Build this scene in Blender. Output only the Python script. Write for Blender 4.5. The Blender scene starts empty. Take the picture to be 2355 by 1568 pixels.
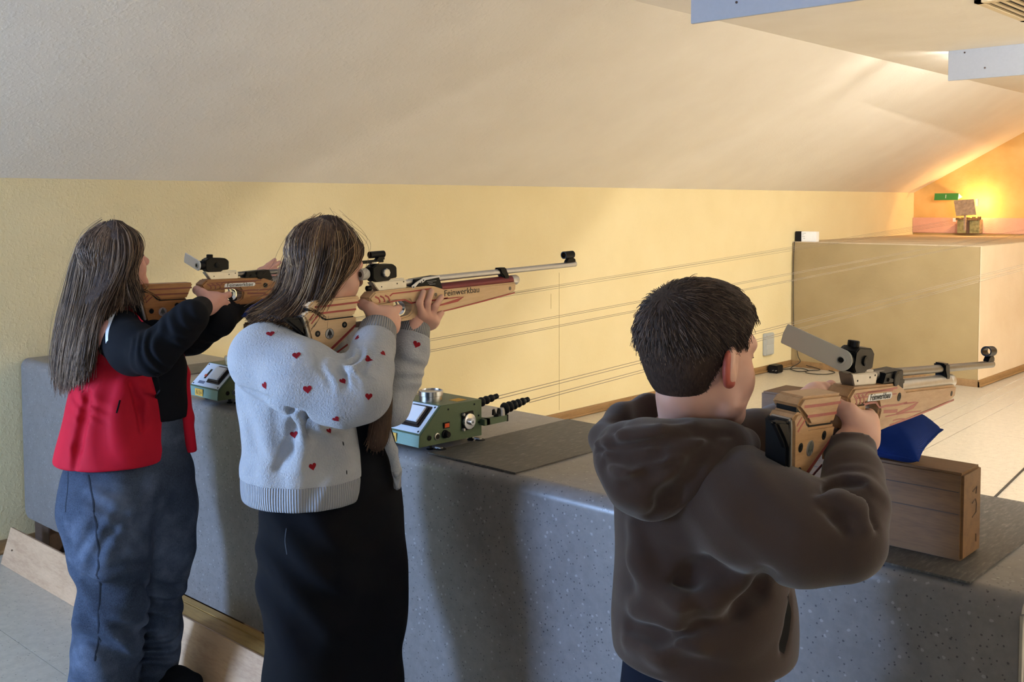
import bpy, bmesh, math, random
import numpy as np
from mathutils import Vector, Matrix, Euler
random.seed(7)
C = bpy.context.scene.collection
S = bpy.context.scene
PI = math.pi

# ---------------------------------------------------------------- camera
cam_data = bpy.data.cameras.new('camera')
cam_data.sensor_width = 36.0
cam_data.lens = 36.0 * 2393.76 / 2355.0
cam_data.shift_y = -(784.0 - 598.88) / 2355.0
cam_data.clip_start = 0.05
cam = bpy.data.objects.new('camera', cam_data)
C.objects.link(cam)
def _cam():
    y, t, r = math.radians(42.9503), math.radians(3.0749), math.radians(-0.1562)
    F = Vector((-math.sin(y) * math.cos(t), math.cos(y) * math.cos(t), -math.sin(t)))
    R = Vector((math.cos(y), math.sin(y), 0))
    U = R.cross(F)
    R2 = R * math.cos(r) + U * math.sin(r)
    U2 = -R * math.sin(r) + U * math.cos(r)
    M = Matrix((R2, U2, -F)).transposed().to_4x4()
    M.translation = (0, 0, 1.6)
    return M
cam.matrix_world = _cam()
S.camera = cam

# ---------------------------------------------------------------- world, light, exposure
S.view_settings.view_transform = 'Standard'
S.view_settings.look = 'None'
S.view_settings.gamma = 1.0
S.view_settings.use_curve_mapping = False
S.view_settings.exposure = 0.97
w = bpy.data.worlds.new('world'); S.world = w
w.use_nodes = True
bg = w.node_tree.nodes['Background']
bg.inputs[0].default_value = (0.55, 0.7, 1.0, 1)
bg.inputs[1].default_value = 0.4
S.cycles.max_bounces = 7
S.cycles.diffuse_bounces = 4
S.cycles.caustics_reflective = False
S.cycles.caustics_refractive = False

def area(name, loc, target, sx, sy, power, col, spread=PI):
    d = bpy.data.lights.new(name, 'AREA'); d.shape = 'RECTANGLE'; d.size = sx; d.size_y = sy
    d.energy = power; d.color = col; d.spread = spread
    o = bpy.data.objects.new(name, d); C.objects.link(o)
    o.location = loc
    o.rotation_euler = (Vector(target) - Vector(loc)).to_track_quat('-Z', 'Y').to_euler()
    return o
# daylight through the window in the rear wall, behind the shooters
area('window_daylight', (-4.1, -2.95, 1.55), (-2.6, 2.0, 1.0), 1.0, 1.2, 180, (0.36, 0.57, 1.0))
# cool fill light added from the rear right, behind the camera
area('window_daylight_far', (2.6, -2.95, 1.6), (0.5, 2.5, 1.0), 1.2, 1.2, 18, (0.55, 0.72, 1.0))
# fluorescent tubes hanging behind the ceiling baffles
TUBE = (1.0, 0.95, 0.83, 1)
TUBE_STRENGTH = 250
# warm lamp on the target of the first lane
d = bpy.data.lights.new('target_lamp_light', 'POINT'); d.energy = 7; d.color = (1.0, 0.58, 0.22); d.shadow_soft_size = 0.025
o = bpy.data.objects.new('target_lamp_light', d); C.objects.link(o); o.location = (-4.16, 12.14, 1.60)
for k in range(1, 4):
    d2 = bpy.data.lights.new('target_lamp_light', 'POINT'); d2.energy = 1.5; d2.color = (1.0, 0.50, 0.13); d2.shadow_soft_size = 0.025
    o2 = bpy.data.objects.new('target_lamp_light', d2); C.objects.link(o2); o2.location = (-4.16 + 1.12 * k, 12.12, 1.62)

# ---------------------------------------------------------------- helpers
def lin(h):
    h = h.lstrip('#'); v = [int(h[i:i + 2], 16) / 255 for i in (0, 2, 4)]
    return tuple(c / 12.92 if c <= 0.04045 else ((c + 0.055) / 1.055) ** 2.4 for c in v) + (1,)

class NT:
    def __init__(s, name, rough=0.6, metal=0.0, col=None, spec=0.5):
        s.m = bpy.data.materials.new(name); s.m.use_nodes = True
        s.t = s.m.node_tree; s.b = s.t.nodes['Principled BSDF']
        s.b.inputs['Roughness'].default_value = rough; s.b.inputs['Metallic'].default_value = metal
        s.b.inputs['Specular IOR Level'].default_value = spec
        if col is not None: s.b.inputs['Base Color'].default_value = col
    def n(s, typ, **kw):
        x = s.t.nodes.new(typ)
        for k, v in kw.items():
            if k in x.inputs.keys() if isinstance(k, str) else False: pass
            setattr(x, k, v)
        return x
    def l(s, a, b): s.t.links.new(a, b)
    def coord(s, kind='Object'):
        return s.n('ShaderNodeTexCoord').outputs[kind]
    def pos(s): return s.n('ShaderNodeNewGeometry').outputs['Position']
    def mapping(s, v, scale=(1, 1, 1), rot=(0, 0, 0), loc=(0, 0, 0)):
        x = s.n('ShaderNodeMapping'); s.l(v, x.inputs[0])
        x.inputs['Scale'].default_value = scale; x.inputs['Rotation'].default_value = rot; x.inputs['Location'].default_value = loc
        return x.outputs[0]
    def noise(s, v, scale, detail=3, rough=0.5, out='Fac'):
        x = s.n('ShaderNodeTexNoise'); s.l(v, x.inputs['Vector'])
        x.inputs['Scale'].default_value = scale; x.inputs['Detail'].default_value = detail; x.inputs['Roughness'].default_value = rough
        return x.outputs[out]
    def voro(s, v, scale, feature='F1', out='Distance', rnd=1.0):
        x = s.n('ShaderNodeTexVoronoi'); x.feature = feature; s.l(v, x.inputs['Vector']); x.inputs['Scale'].default_value = scale
        x.inputs['Randomness'].default_value = rnd
        return x.outputs[out]
    def wave(s, v, scale, dist=0, axis='X', dscale=1.0, detail=2):
        x = s.n('ShaderNodeTexWave'); x.bands_direction = axis; s.l(v, x.inputs['Vector'])
        x.inputs['Scale'].default_value = scale; x.inputs['Distortion'].default_value = dist; x.inputs['Detail'].default_value = detail
        x.inputs['Detail Scale'].default_value = dscale
        return x.outputs['Fac']
    def ramp(s, f, stops, interp='LINEAR'):
        x = s.n('ShaderNodeValToRGB'); s.l(f, x.inputs[0]); x.color_ramp.interpolation = interp
        e = x.color_ramp.elements
        while len(e) < len(stops): e.new(0.5)
        for i, (p, c) in enumerate(stops):
            e[i].position = p; e[i].color = c if not isinstance(c, (int, float)) else (c, c, c, 1)
        return x.outputs[0]
    def mix(s, f, a, b, blend='MIX'):
        x = s.n('ShaderNodeMix'); x.data_type = 'RGBA'; x.blend_type = blend
        for i, v in ((0, f), (6, a), (7, b)):
            if isinstance(v, (int, float)): x.inputs[i].default_value = v
            elif isinstance(v, tuple): x.inputs[i].default_value = v
            else: s.l(v, x.inputs[i])
        return x.outputs[2]
    def math(s, op, a, b=0.0):
        x = s.n('ShaderNodeMath'); x.operation = op
        for i, v in ((0, a), (1, b)):
            if isinstance(v, (int, float)): x.inputs[i].default_value = v
            else: s.l(v, x.inputs[i])
        return x.outputs[0]
    def base(s, c): s.l(c, s.b.inputs['Base Color'])
    def rough(s, c): s.l(c, s.b.inputs['Roughness'])
    def bump(s, h, strength=0.3, dist=0.01):
        x = s.n('ShaderNodeBump'); x.inputs['Strength'].default_value = strength; x.inputs['Distance'].default_value = dist
        s.l(h, x.inputs['Height'])
        if s.b.inputs['Normal'].links: s.l(s.b.inputs['Normal'].links[0].from_socket, x.inputs['Normal'])
        s.l(x.outputs[0], s.b.inputs['Normal']); return x

def plain(name, col, rough=0.5, metal=0.0, spec=0.5, var=0.06, vs=60):
    t = NT(name, rough, metal, None, spec); c = lin(col) if isinstance(col, str) else col
    p = t.coord()
    lo = tuple(x * (1 - var) for x in c[:3]) + (1,); hi = tuple(min(1, x * (1 + var)) for x in c[:3]) + (1,)
    t.base(t.ramp(t.noise(p, vs, 3), [(0.3, lo), (0.7, hi)]))
    return t.m

class MB:
    """collects geometry and links it as one mesh object"""
    def __init__(s): s.v = []; s.f = []
    def add(s, vs, fs):
        o = len(s.v); s.v += [tuple(map(float, p)) for p in vs]; s.f += [tuple(i + o for i in f) for f in fs]; return s
    def box(s, lo, hi):
        x0, y0, z0 = lo; x1, y1, z1 = hi
        return s.add([(x0, y0, z0), (x1, y0, z0), (x1, y1, z0), (x0, y1, z0), (x0, y0, z1), (x1, y0, z1), (x1, y1, z1), (x0, y1, z1)],
                     [(0, 3, 2, 1), (4, 5, 6, 7), (0, 1, 5, 4), (1, 2, 6, 5), (2, 3, 7, 6), (3, 0, 4, 7)])
    def prism(s, poly, a, b, axis='x'):
        """polygon in the plane across AXIS, extruded from a to b"""
        def put(u, v, w):
            return {'x': (w, u, v), 'y': (u, w, v), 'z': (u, v, w)}[axis]
        n = len(poly); vs = [put(u, v, a) for u, v in poly] + [put(u, v, b) for u, v in poly]
        fs = [tuple(range(n))[::-1], tuple(range(n, 2 * n))] + [(i, (i + 1) % n, (i + 1) % n + n, i + n) for i in range(n)]
        return s.add(vs, fs)
    def tube(s, pts, r, seg=10, caps=True):
        pts = [Vector(p) for p in pts]; n = len(pts)
        rs = r if isinstance(r, (list, tuple)) else [r] * n
        vs = []; up = None
        for i, p in enumerate(pts):
            t = (pts[min(i + 1, n - 1)] - pts[max(i - 1, 0)]).normalized()
            if up is None:
                up = Vector((0, 0, 1)) if abs(t.z) < 0.9 else Vector((1, 0, 0))
            a = up - t * up.dot(t)
            if a.length < 1e-6: a = t.orthogonal()
            a.normalize(); b = t.cross(a); up = a
            for k in range(seg):
                q = 2 * PI * k / seg
                vs.append(p + (a * math.cos(q) + b * math.sin(q)) * rs[i])
        fs = []
        for i in range(n - 1):
            for k in range(seg):
                k2 = (k + 1) % seg
                fs.append((i * seg + k, i * seg + k2, (i + 1) * seg + k2, (i + 1) * seg + k))
        if caps:
            fs.append(tuple(range(seg))[::-1]); fs.append(tuple((n - 1) * seg + k for k in range(seg)))
        return s.add(vs, fs)
    def lathe(s, prof, base, axis, seg=24):
        """prof: (radius, height) pairs, about AXIS through BASE"""
        ax = Vector(axis).normalized(); a = ax.orthogonal().normalized(); b = ax.cross(a); base = Vector(base)
        vs = []; n = len(prof)
        for r, h in prof:
            for k in range(seg):
                q = 2 * PI * k / seg; vs.append(base + ax * h + (a * math.cos(q) + b * math.sin(q)) * r)
        fs = [(i * seg + k, i * seg + (k + 1) % seg, (i + 1) * seg + (k + 1) % seg, (i + 1) * seg + k) for i in range(n - 1) for k in range(seg)]
        fs.append(tuple(range(seg))[::-1]); fs.append(tuple((n - 1) * seg + k for k in range(seg)))
        return s.add(vs, fs)
    def build(s, name, m, parent=None, bevel=0, smooth=False, seg=2, angle=35):
        me = bpy.data.meshes.new(name); me.from_pydata(s.v, [], s.f); me.update()
        bm = bmesh.new(); bm.from_mesh(me); bmesh.ops.recalc_face_normals(bm, faces=bm.faces)
        if bevel:
            es = [e for e in bm.edges if len(e.link_faces) == 2 and e.calc_face_angle(0) > math.radians(28)]
            bmesh.ops.bevel(bm, geom=es, offset=bevel, segments=seg, affect='EDGES', clamp_overlap=True)
        bm.to_mesh(me); bm.free()
        if smooth or bevel:
            me.polygons.foreach_set('use_smooth', [True] * len(me.polygons))
            me.set_sharp_from_angle(angle=math.radians(angle))
        o = bpy.data.objects.new(name, me); C.objects.link(o)
        me.materials.append(m)
        if parent is not None: o.parent = parent
        return o

def tag(o, label, cat, group=None):
    o['label'] = label; o['category'] = cat
    if group: o['group'] = group
    return o
def thing(name, label, cat, loc=(0, 0, 0), group=None, rot=(0, 0, 0)):
    o = bpy.data.objects.new(name, None); C.objects.link(o); o.location = loc; o.rotation_euler = rot
    o.empty_display_size = 0.1
    return tag(o, label, cat, group)
def struct(o): o['kind'] = 'structure'; return o
def copy_tree(o, parent=None):
    c = o.copy(); C.objects.link(c)
    if parent is not None: c.parent = parent
    for ch in list(o.children): copy_tree(ch, c)
    return c
def text_mesh(name, txt, m, size, parent=None, extrude=0.0003, sx=1.0):
    cu = bpy.data.curves.new(name, 'FONT'); cu.body = txt; cu.size = size; cu.extrude = extrude
    cu.align_x = 'CENTER'; cu.align_y = 'CENTER'
    t = bpy.data.objects.new(name, cu); C.objects.link(t)
    bpy.context.view_layer.update()
    me = bpy.data.meshes.new_from_object(t.evaluated_get(bpy.context.evaluated_depsgraph_get()))
    bpy.data.objects.remove(t); bpy.data.curves.remove(cu)
    me.transform(Matrix.Diagonal((sx, 1, 1, 1)))
    me.materials.clear(); me.materials.append(m)
    o = bpy.data.objects.new(name, me); C.objects.link(o)
    if parent is not None: o.parent = parent
    return o

# ---------------------------------------------------------------- materials of the room
def m_plaster(name, col, col2, scale=95, strength=0.35):
    t = NT(name, 0.9, spec=0.2); p = t.pos()
    t.base(t.ramp(t.noise(p, 3.0, 4), [(0.3, lin(col2)), (0.7, lin(col))]))
    h = t.noise(p, scale, 3, 0.6)
    h2 = t.ramp(t.noise(p, scale * 0.55, 2), [(0.5, 0.0), (0.72, 1.0)])
    t.bump(t.math('ADD', h, h2), strength, 0.004)
    return t.m
M = {}
M['slope'] = m_plaster('ceiling_plaster', '#e9e4dc', '#e4ded5', 80, 0.16)
M['wall'] = m_plaster('yellow_wall_paint', '#e4d5ab', '#e0d0a4', 120, 0.2)
M['endwall'] = m_plaster('end_wall_paint', '#d9b070', '#c99c58', 60, 0.2)
M['band'] = m_plaster('pink_board', '#d8a890', '#c8957e', 140, 0.4)
M['ledge_front'] = m_plaster('tan_board', '#a18d68', '#97835f', 60, 0.12)
M['ledge_top'] = m_plaster('ledge_screed', '#cdbba0', '#b9a78c', 60, 0.2)
M['ledge_side'] = m_plaster('cream_side', '#dcc9ae', '#d4bea0', 60, 0.12)
def m_lino(name, base, dark, light, sc=1.0, rough=0.45, bumpy=0.0, dens=1.0):
    t = NT(name, rough); p = t.pos()
    wob = t.mapping(p, (sc, sc, sc))
    d1 = t.voro(wob, 42); c1 = t.voro(wob, 42, out='Color')
    d2 = t.voro(wob, 75); c2 = t.voro(wob, 75, out='Color')
    nz = t.noise(p, 130 * sc, 2)
    dd1 = t.math('ADD', d1, t.math('MULTIPLY', t.math('SUBTRACT', nz, 0.5), 0.35))
    dd2 = t.math('ADD', d2, t.math('MULTIPLY', t.math('SUBTRACT', nz, 0.5), 0.35))
    sep = t.n('ShaderNodeSeparateColor'); t.l(c1, sep.inputs[0])
    sep2 = t.n('ShaderNodeSeparateColor'); t.l(c2, sep2.inputs[0])
    mdark = t.math('MULTIPLY', t.math('LESS_THAN', dd2, 0.17), t.math('GREATER_THAN', sep2.outputs[0], 1 - 0.55 * dens))
    mlite = t.math('MULTIPLY', t.math('LESS_THAN', dd1, 0.16), t.math('GREATER_THAN', sep.outputs[1], 1 - 0.42 * dens))
    mot = t.ramp(t.noise(p, 30 * sc, 4, 0.65), [(0.35, tuple(x * 0.9 for x in lin(base)[:3]) + (1,)), (0.65, tuple(min(1, x * 1.1) for x in lin(base)[:3]) + (1,))])
    c = t.mix(t.math('MULTIPLY', mdark, 0.75), mot, lin(dark))
    c = t.mix(t.math('MULTIPLY', mlite, 0.32), c, lin(light))
    t.base(c)
    t.bump(t.noise(p, 220 * sc, 2), 0.05, 0.002)
    return t.m
M['counter'] = m_lino('terrazzo_linoleum', '#76716f', '#2f2c2d', '#b9b6b4', 1.15, 0.30, dens=1.5)
M['floor'] = m_lino('fleck_linoleum', '#b6ad9f', '#6d6459', '#d8d0c2', 0.85, 0.32, dens=0.9)
def m_wood(name, c1, c2, scale=1.0, rough=0.5, axis='X', stretch=(1, 12, 12), ring=6, dist=3.0):
    t = NT(name, rough); p = t.coord()
    q = t.mapping(p, stretch)
    w1 = t.noise(q, 4.0 * scale, 5, 0.6)
    w2 = t.noise(q, 30.0 * scale, 3, 0.6)
    f = t.math('ADD', t.math('MULTIPLY', w1, 0.65), t.math('MULTIPLY', w2, 0.35))
    t.base(t.ramp(f, [(0.3, lin(c2)), (0.52, lin(c1)), (0.7, tuple(min(1, x * 1.12) for x in lin(c1)[:3]) + (1,))]))
    t.bump(f, 0.08, 0.003)
    return t.m
M['ply'] = m_wood('birch_plywood', '#c4a07e', '#a98465', 1.0, 0.5, stretch=(1.2, 6, 6))
M['tread'] = m_wood('yellow_pine', '#b08a4e', '#94703a', 1.2, 0.5, stretch=(1.5, 14, 14))
M['skirt'] = m_wood('brown_skirting', '#8a6a44', '#6e5232', 1.0, 0.5, stretch=(8, 1, 8))
M['darkwood'] = m_wood('dark_post', '#4c382a', '#38291e', 1.0, 0.6)
M['block'] = m_wood('block_oak', '#75522f', '#5b3d22', 1.0, 0.6, stretch=(1.0, 9, 9))
M['black'] = plain('black_plastic', '#0e0e10', 0.5, 0.0, 0.22)
M['blackmetal'] = plain('black_anodised', '#0a0a0c', 0.45, 0.0, 0.18)
M['alu'] = plain('brushed_aluminium', '#b4b2b0', 0.36, 0.85, var=0.04)
M['chrome'] = plain('chrome', '#d8d8dc', 0.14, 1.0, var=0.02)
M['white'] = plain('white_plastic', '#e4e2de', 0.4, var=0.02)
M['paper'] = plain('paper_white', '#ececea', 0.7, var=0.02)
M['offwhite'] = plain('grey_white_panel', '#c9cfd8', 0.55, var=0.02)
M['cable'] = plain('cable_rubber', '#1b1a1a', 0.6)
M['steelwire'] = plain('steel_wire', '#85796a', 0.6, 0.0, 0.3)
M['ink'] = plain('black_print', '#1a1512', 0.6)
M['greyprint'] = plain('grey_print', '#8e8e90', 0.6)

# ================================================================ THE ROOM
XW, ZK, XE, ZC, YE, YB, XB, ZB = -4.946, 1.728, -3.244, 2.649, 12.327, 9.352, -3.165, 1.231
XR, Y0 = 4.6, -3.1
# floor: linoleum laid in sheets over a screed
fl = struct(MB().box((XW - 0.1, Y0 - 0.1, -0.12), (XR + 0.1, YE + 0.2, -0.003)).build('floor', M['floor']))
for (ya, yb) in ((Y0, -0.5), (-0.498, 1.499), (1.501, 3.5), (3.502, 5.5), (5.502, 7.5), (7.502, 9.5), (9.502, YE)):
    MB().box((XW, ya, -0.003), (XR, yb, 0.0)).build('linoleum_sheet', M['floor'], fl)
struct(MB().box((XW - 0.12, Y0, 0), (XW, YE, ZK)).build('wall_left', M['wall']))
struct(MB().prism([(XW, ZK), (XE, ZC), (XE, ZC + 0.12), (XW - 0.12, ZK + 0.12), (XW - 0.12, ZK)], Y0, YE, 'y').build('sloped_ceiling', M['slope']))
struct(MB().box((XE, Y0, ZC), (XR, YE, ZC + 0.1)).build('ceiling', M['slope']))
struct(MB().box((XW - 0.1, YE, 0), (XR, YE + 0.1, ZC)).build('wall_end', M['endwall']))
struct(MB().box((XR, Y0, 0), (XR + 0.1, YE, ZC)).build('wall_right', M['wall']))
# rear wall with two windows
wb = MB()
wx = [(XW - 0.1, -4.65), (-3.55, 1.9), (3.3, XR + 0.1)]
for a, b in wx: wb.box((a, Y0 - 0.1, 0), (b, Y0, ZC))
for a, b in ((-4.65, -3.55), (1.9, 3.3)):
    wb.box((a, Y0 - 0.1, 0), (b, Y0, 0.85)); wb.box((a, Y0 - 0.1, 2.2), (b, Y0, ZC))
struct(wb.build('wall_back', M['wall']))
for i, (a, b) in enumerate(((-4.65, -3.55), (1.9, 3.3))):
    g = MB()
    for lo, hi in (((a, 0.85), (a + 0.06, 2.2)), ((b - 0.06, 0.85), (b, 2.2)), ((a, 0.85), (b, 0.91)), ((a, 2.14), (b, 2.2))):
        g.box((lo[0], Y0 - 0.08, lo[1]), (hi[0], Y0 - 0.02, hi[1]))
    struct(g.build('window_%d' % (i + 1), M['white']))
# unseen wall added to dim the daylight on the hoodie and right counter
struct(MB().box((-2.55, -0.85, 0), (-0.5, -0.73, ZC)).build('wall_partition', M['wall']))
# target end: pink board band, boxed-in ledge with its skirting
struct(MB().box((-4.944, YE - 0.03, 1.256), (XR, YE, 1.434)).build('trim_1', M['band'], bevel=0.004))
lg = MB()
lg.box((XW, YB, 0), (XB, YE - 0.002, ZB - 0.008))
ledge = struct(lg.build('ledge_wall', M['ledge_front'], bevel=0.006))
struct(MB().box((XW, YB + 0.01, ZB - 0.008), (XB - 0.002, YE - 0.031, ZB)).build('trim_2', M['ledge_top']))
struct(MB().box((XB, YB + 0.004, 0.0), (XB + 0.006, YE - 0.002, ZB - 0.004)).build('wall_ledge', M['ledge_side']))
def skirting(name, poly_axis, a, b, off):
    m = MB()
    if poly_axis == 'y':
        m.prism([(off, 0), (off + 0.016, 0), (off + 0.016, 0.05), (off + 0.009, 0.062), (off, 0.062)], a, b, 'y')
        m.tube([(off + 0.02, a, 0.010), (off + 0.02, b, 0.010)], 0.010, 8)
    else:
        m.prism([(off, 0), (off - 0.016, 0), (off - 0.016, 0.05), (off - 0.009, 0.062), (off, 0.062)], a, b, 'x')
    return struct(m.build(name, M['skirt'], smooth=True))
skirting('baseboard_left', 'y', 1.2, YB - 0.002, XW)
skirting('baseboard_end', 'x', XW + 0.02, XB + 0.018, YB)
skirting('baseboard_ledge', 'y', YB - 0.016, YE - 0.01, XB + 0.006)
struct(MB().box((XW, Y0, 0), (XW + 0.018, 1.2, 0.07)).build('baseboard_rear', M['darkwood']))
# fine joints of the wall boards
for (jy, z0, z1) in ((5.82, 0.08, 1.1), (5.728, 0.84, 0.95)):
    struct(MB().box((XW, jy, z0), (XW + 0.0012, jy + 0.0025, z1)).build('trim_3', plain('joint_shadow', '#a08a5a', 0.9)))

# ceiling baffles with the tube lamps they hide
Mtube2 = NT('tube_glow_bright', 0.4); Mtube2.b.inputs['Emission Color'].default_value = TUBE; Mtube2.b.inputs['Emission Strength'].default_value = TUBE_STRENGTH * 2.6
Mbaf = plain('baffle_grey_paint', '#a9adb4', 0.55, var=0.02)
Mtube = NT('tube_glow', 0.4); Mtube.b.inputs['Emission Color'].default_value = TUBE; Mtube.b.inputs['Emission Strength'].default_value = TUBE_STRENGTH
for (by, x0, lab) in ((4.2, -2.75, 'grey ceiling baffle board hanging nearer, above the range entrance'), (7.37, -2.732, 'grey ceiling baffle board hanging farther down the range')):
    b = thing('ceiling_baffle', lab, 'baffle', (0, by, 0), 'ceiling baffles')
    MB().box((x0, -0.01, 2.445), (2.4, 0.01, ZC)).build('baffle_board', Mbaf, b, bevel=0.002)
    for sx, sz in ((x0 + 0.11, 2.628), (x0 + 0.245, 2.512)):
        MB().lathe([(0.006, 0), (0.006, 0.003), (0.003, 0.005)], (sx, -0.01, sz), (0, -1, 0), 8).build('screw', M['darkwood'], b)
    for lx in ((-0.05, 1.6) if by < 5 else (-2.62, 0.4)):
        t = thing('tube_lamp', 'fluorescent tube lamp behind the %s baffle, %s' % ('nearer' if by < 5 else 'farther', 'by the slope' if lx < 0 else 'away from the slope'), 'lamp', (0, by + 0.16, 0), 'tube lamps')
        MB().box((lx - 0.04, -0.04, 2.605), (lx + 1.5, 0.04, 2.645)).build('lamp_housing', M['white'], t, bevel=0.004)
        MB().tube([(lx, 0, 2.575), (lx + 1.46, 0, 2.575)], 0.013, 10).build('tube', (Mtube2 if by < 5 else Mtube).m, t)
# ceiling air grille
g = thing('air_grille', 'ceiling air grille with a white frame and dark slots', 'vent', (0, 0, 0))
Mgr = plain('grille_white', '#d3c4a4', 0.5)
gx0, gx1, gy0, gy1, gz = -1.96, -1.2, 5.62, 6.40, ZC
fr = MB()
for lo, hi in (((gx0, gy0), (gx1, gy0 + 0.05)), ((gx0, gy1 - 0.05), (gx1, gy1)), ((gx0, gy0), (gx0 + 0.035, gy1)), ((gx1 - 0.035, gy0), (gx1, gy1))):
    fr.box((lo[0], lo[1], gz - 0.016), (hi[0], hi[1], gz))
fr.build('frame', Mgr, g)
MB().box((gx0 + 0.03, gy0 + 0.04, gz - 0.003), (gx1 - 0.03, gy1 - 0.04, gz - 0.001)).build('backing', M['black'], g)
for k in range(14):
    xx = gx0 + 0.062 + k * 0.049
    MB().box((xx, gy0 + 0.04, gz - 0.014), (xx + 0.018, gy1 - 0.04, gz - 0.004)).build('slat', Mgr, g)

# ================================================================ THE COUNTER
ct = thing('shooting_counter', 'long counter covered in speckled grey linoleum with a rounded front edge', 'counter', (0, 0, 0))
CX0, CX1, CY, CYB, CZ = -4.93, -0.578, 1.955, 2.60, 0.894
r = 0.038
prof = [(CYB, CZ - 0.03), (CYB, CZ)]
for k in range(9):
    a = PI / 2 + k * PI / 16
    prof.append((CY + r + r * math.cos(a), CZ - r + r * math.sin(a)))
prof += [(CY, 0.70), (CY + 0.022, 0.70), (CY + 0.022, CZ - 0.06), (CY + 0.06, CZ - 0.03)]
MB().prism(prof, CX0, CX1, 'x').build('countertop', M['counter'], ct, smooth=True, angle=40)
pr = 0.045
pan = [(CX0, 0.70), (CX0 + 0.0, 0.70)]
poly = [(CX0, 0.70)] + [(CX0 + pr - pr * math.cos(a), 0.153 + pr - pr * math.sin(a)) for a in [k * PI / 16 for k in range(9)]] + [(CX1, 0.153), (CX1, 0.70)]
MB().prism(poly, CY, CY + 0.022, 'y').build('front_panel', M['counter'], ct)
for lx in (-4.9, -3.3, -1.9, -0.75):
    MB().box((lx, 1.985, 0), (lx + 0.155, 2.06, 0.86)).build('leg', M['darkwood'], ct, bevel=0.003)
    MB().box((lx, 2.48, 0), (lx + 0.09, 2.56, 0.86)).build('leg', M['darkwood'], ct, bevel=0.003)
MB().box((-4.93, 2.0, 0.118), (-4.7, 2.04, 0.135)).build('brace', M['skirt'], ct)
MB().box((-4.64, 2.12, 0.0), (-1.0, 2.30, 0.12)).build('crossbeam', M['darkwood'], ct, bevel=0.004)
MB().box((CX1 - 0.001, CY - 0.004, 0.153), (CX1 + 0.004, CY + 0.008, CZ - 0.03)).build('edge_strip', M['alu'], ct)
c2 = thing('shooting_counter', 'next counter section beyond the dark joint, nearest the camera', 'counter', (0, 0, 0))
MB().prism(prof, CX1 + 0.012, 1.6, 'x').build('countertop', M['counter'], c2, smooth=True, angle=40)
MB().box((CX1 + 0.012, CY, 0.153), (1.6, CY + 0.022, 0.70)).build('front_panel', M['counter'], c2)
for lx in (-0.4, 1.4):
    MB().box((lx, 2.0, 0), (lx + 0.1, 2.06, 0.86)).build('leg', M['darkwood'], c2)
# wooden kick step along the floor
st = thing('wooden_step', 'low wooden step with a plywood riser along the foot of the counter', 'step', (0, 0, 0))
rp = [(1.790, 0.0), (1.804, 0.0), (1.852, 0.152), (1.838, 0.156)]
MB().prism(rp, -4.80, -0.62, 'x').build('riser', M['ply'], st, bevel=0.0015)
MB().box((-3.85, 1.853, 0.13), (-0.62, 1.917, 0.150)).build('tread_board', M['tread'], st, bevel=0.002)
MB().box((-3.85, 1.919, 0.129), (-0.62, 1.953, 0.1505)).build('tread_board', M['tread'], st, bevel=0.002)
for bx in (-3.8, -2.6, -1.4, -0.7):
    MB().box((bx, 1.86, 0.0), (bx + 0.03, 1.94, 0.13)).build('bracket', M['tread'], st)
MB().lathe([(0.004, 0), (0.004, 0.002)], (-4.72, 1.81, 0.075), (0, -1, 0.3), 8).build('nail', M['darkwood'], st)

# dark mats on the counter
def m_mat():
    t = NT('grey_brushed_mat', 0.5); p = t.pos()
    q = t.mapping(p, (26, 5, 10))
    f = t.noise(q, 5, 5, 0.7)
    t.base(t.ramp(f, [(0.35, lin('#3a3835')), (0.55, lin('#4d4a46')), (0.72, lin('#77736c'))]))
    t.bump(f, 0.1, 0.002); return t.m
Mmat = m_mat()
def mat_board(x0, x1, y0, y1, lab):
    return tag(MB().box((x0, y0, CZ), (x1, y1, CZ + 0.004)).build('counter_mat', Mmat), lab, 'mat', 'dark counter mats')
mat_board(-2.170, -1.832, 1.979, 2.597, 'dark grey mat on the counter beside the larger green control box')
mat_board(-1.02, -0.672, 1.968, 2.588, 'dark grey mat on the counter under the big wooden block')
mat_board(-4.16, -3.925, 1.99, 2.595, 'dark grey mat on the counter by the yellow wall, behind the smaller-looking control box')

# ================================================================ TARGET TRANSPORT BOXES
Mgreen = plain('hammered_green_paint', '#4a5c42', 0.42, var=0.10, vs=300)
Mgreen2 = plain('pale_green_front', '#6f8f84', 0.42, var=0.06, vs=300)
Myel = plain('yellow_label', '#d9a43a', 0.6)
Mbez = plain('brown_black_bezel', '#2a1f1b', 0.4)
Mrock = plain('white_rocker', '#dcdde2', 0.35, var=0.01)
Mor = plain('orange_switch', '#d4552a', 0.35)
def bellow(m, p0, d, L):
    prof = []
    n = 5; d = Vector(d).normalized()
    for k in range(n):
        rr = 0.0185 - 0.0016 * k
        h = L * k / (n + 0.7)
        st_ = L / (n + 0.7)
        prof += [(rr * 0.55, h), (rr * 0.9, h + st_ * 0.2), (rr, h + st_ * 0.45), (rr * 0.9, h + st_ * 0.7), (rr * 0.55, h + st_ * 0.95)]
    prof += [(0.007, L * 0.90), (0.0085, L * 0.91), (0.0085, L), (0.003, L)]
    m.lathe(prof, p0, d, 18)
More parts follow.
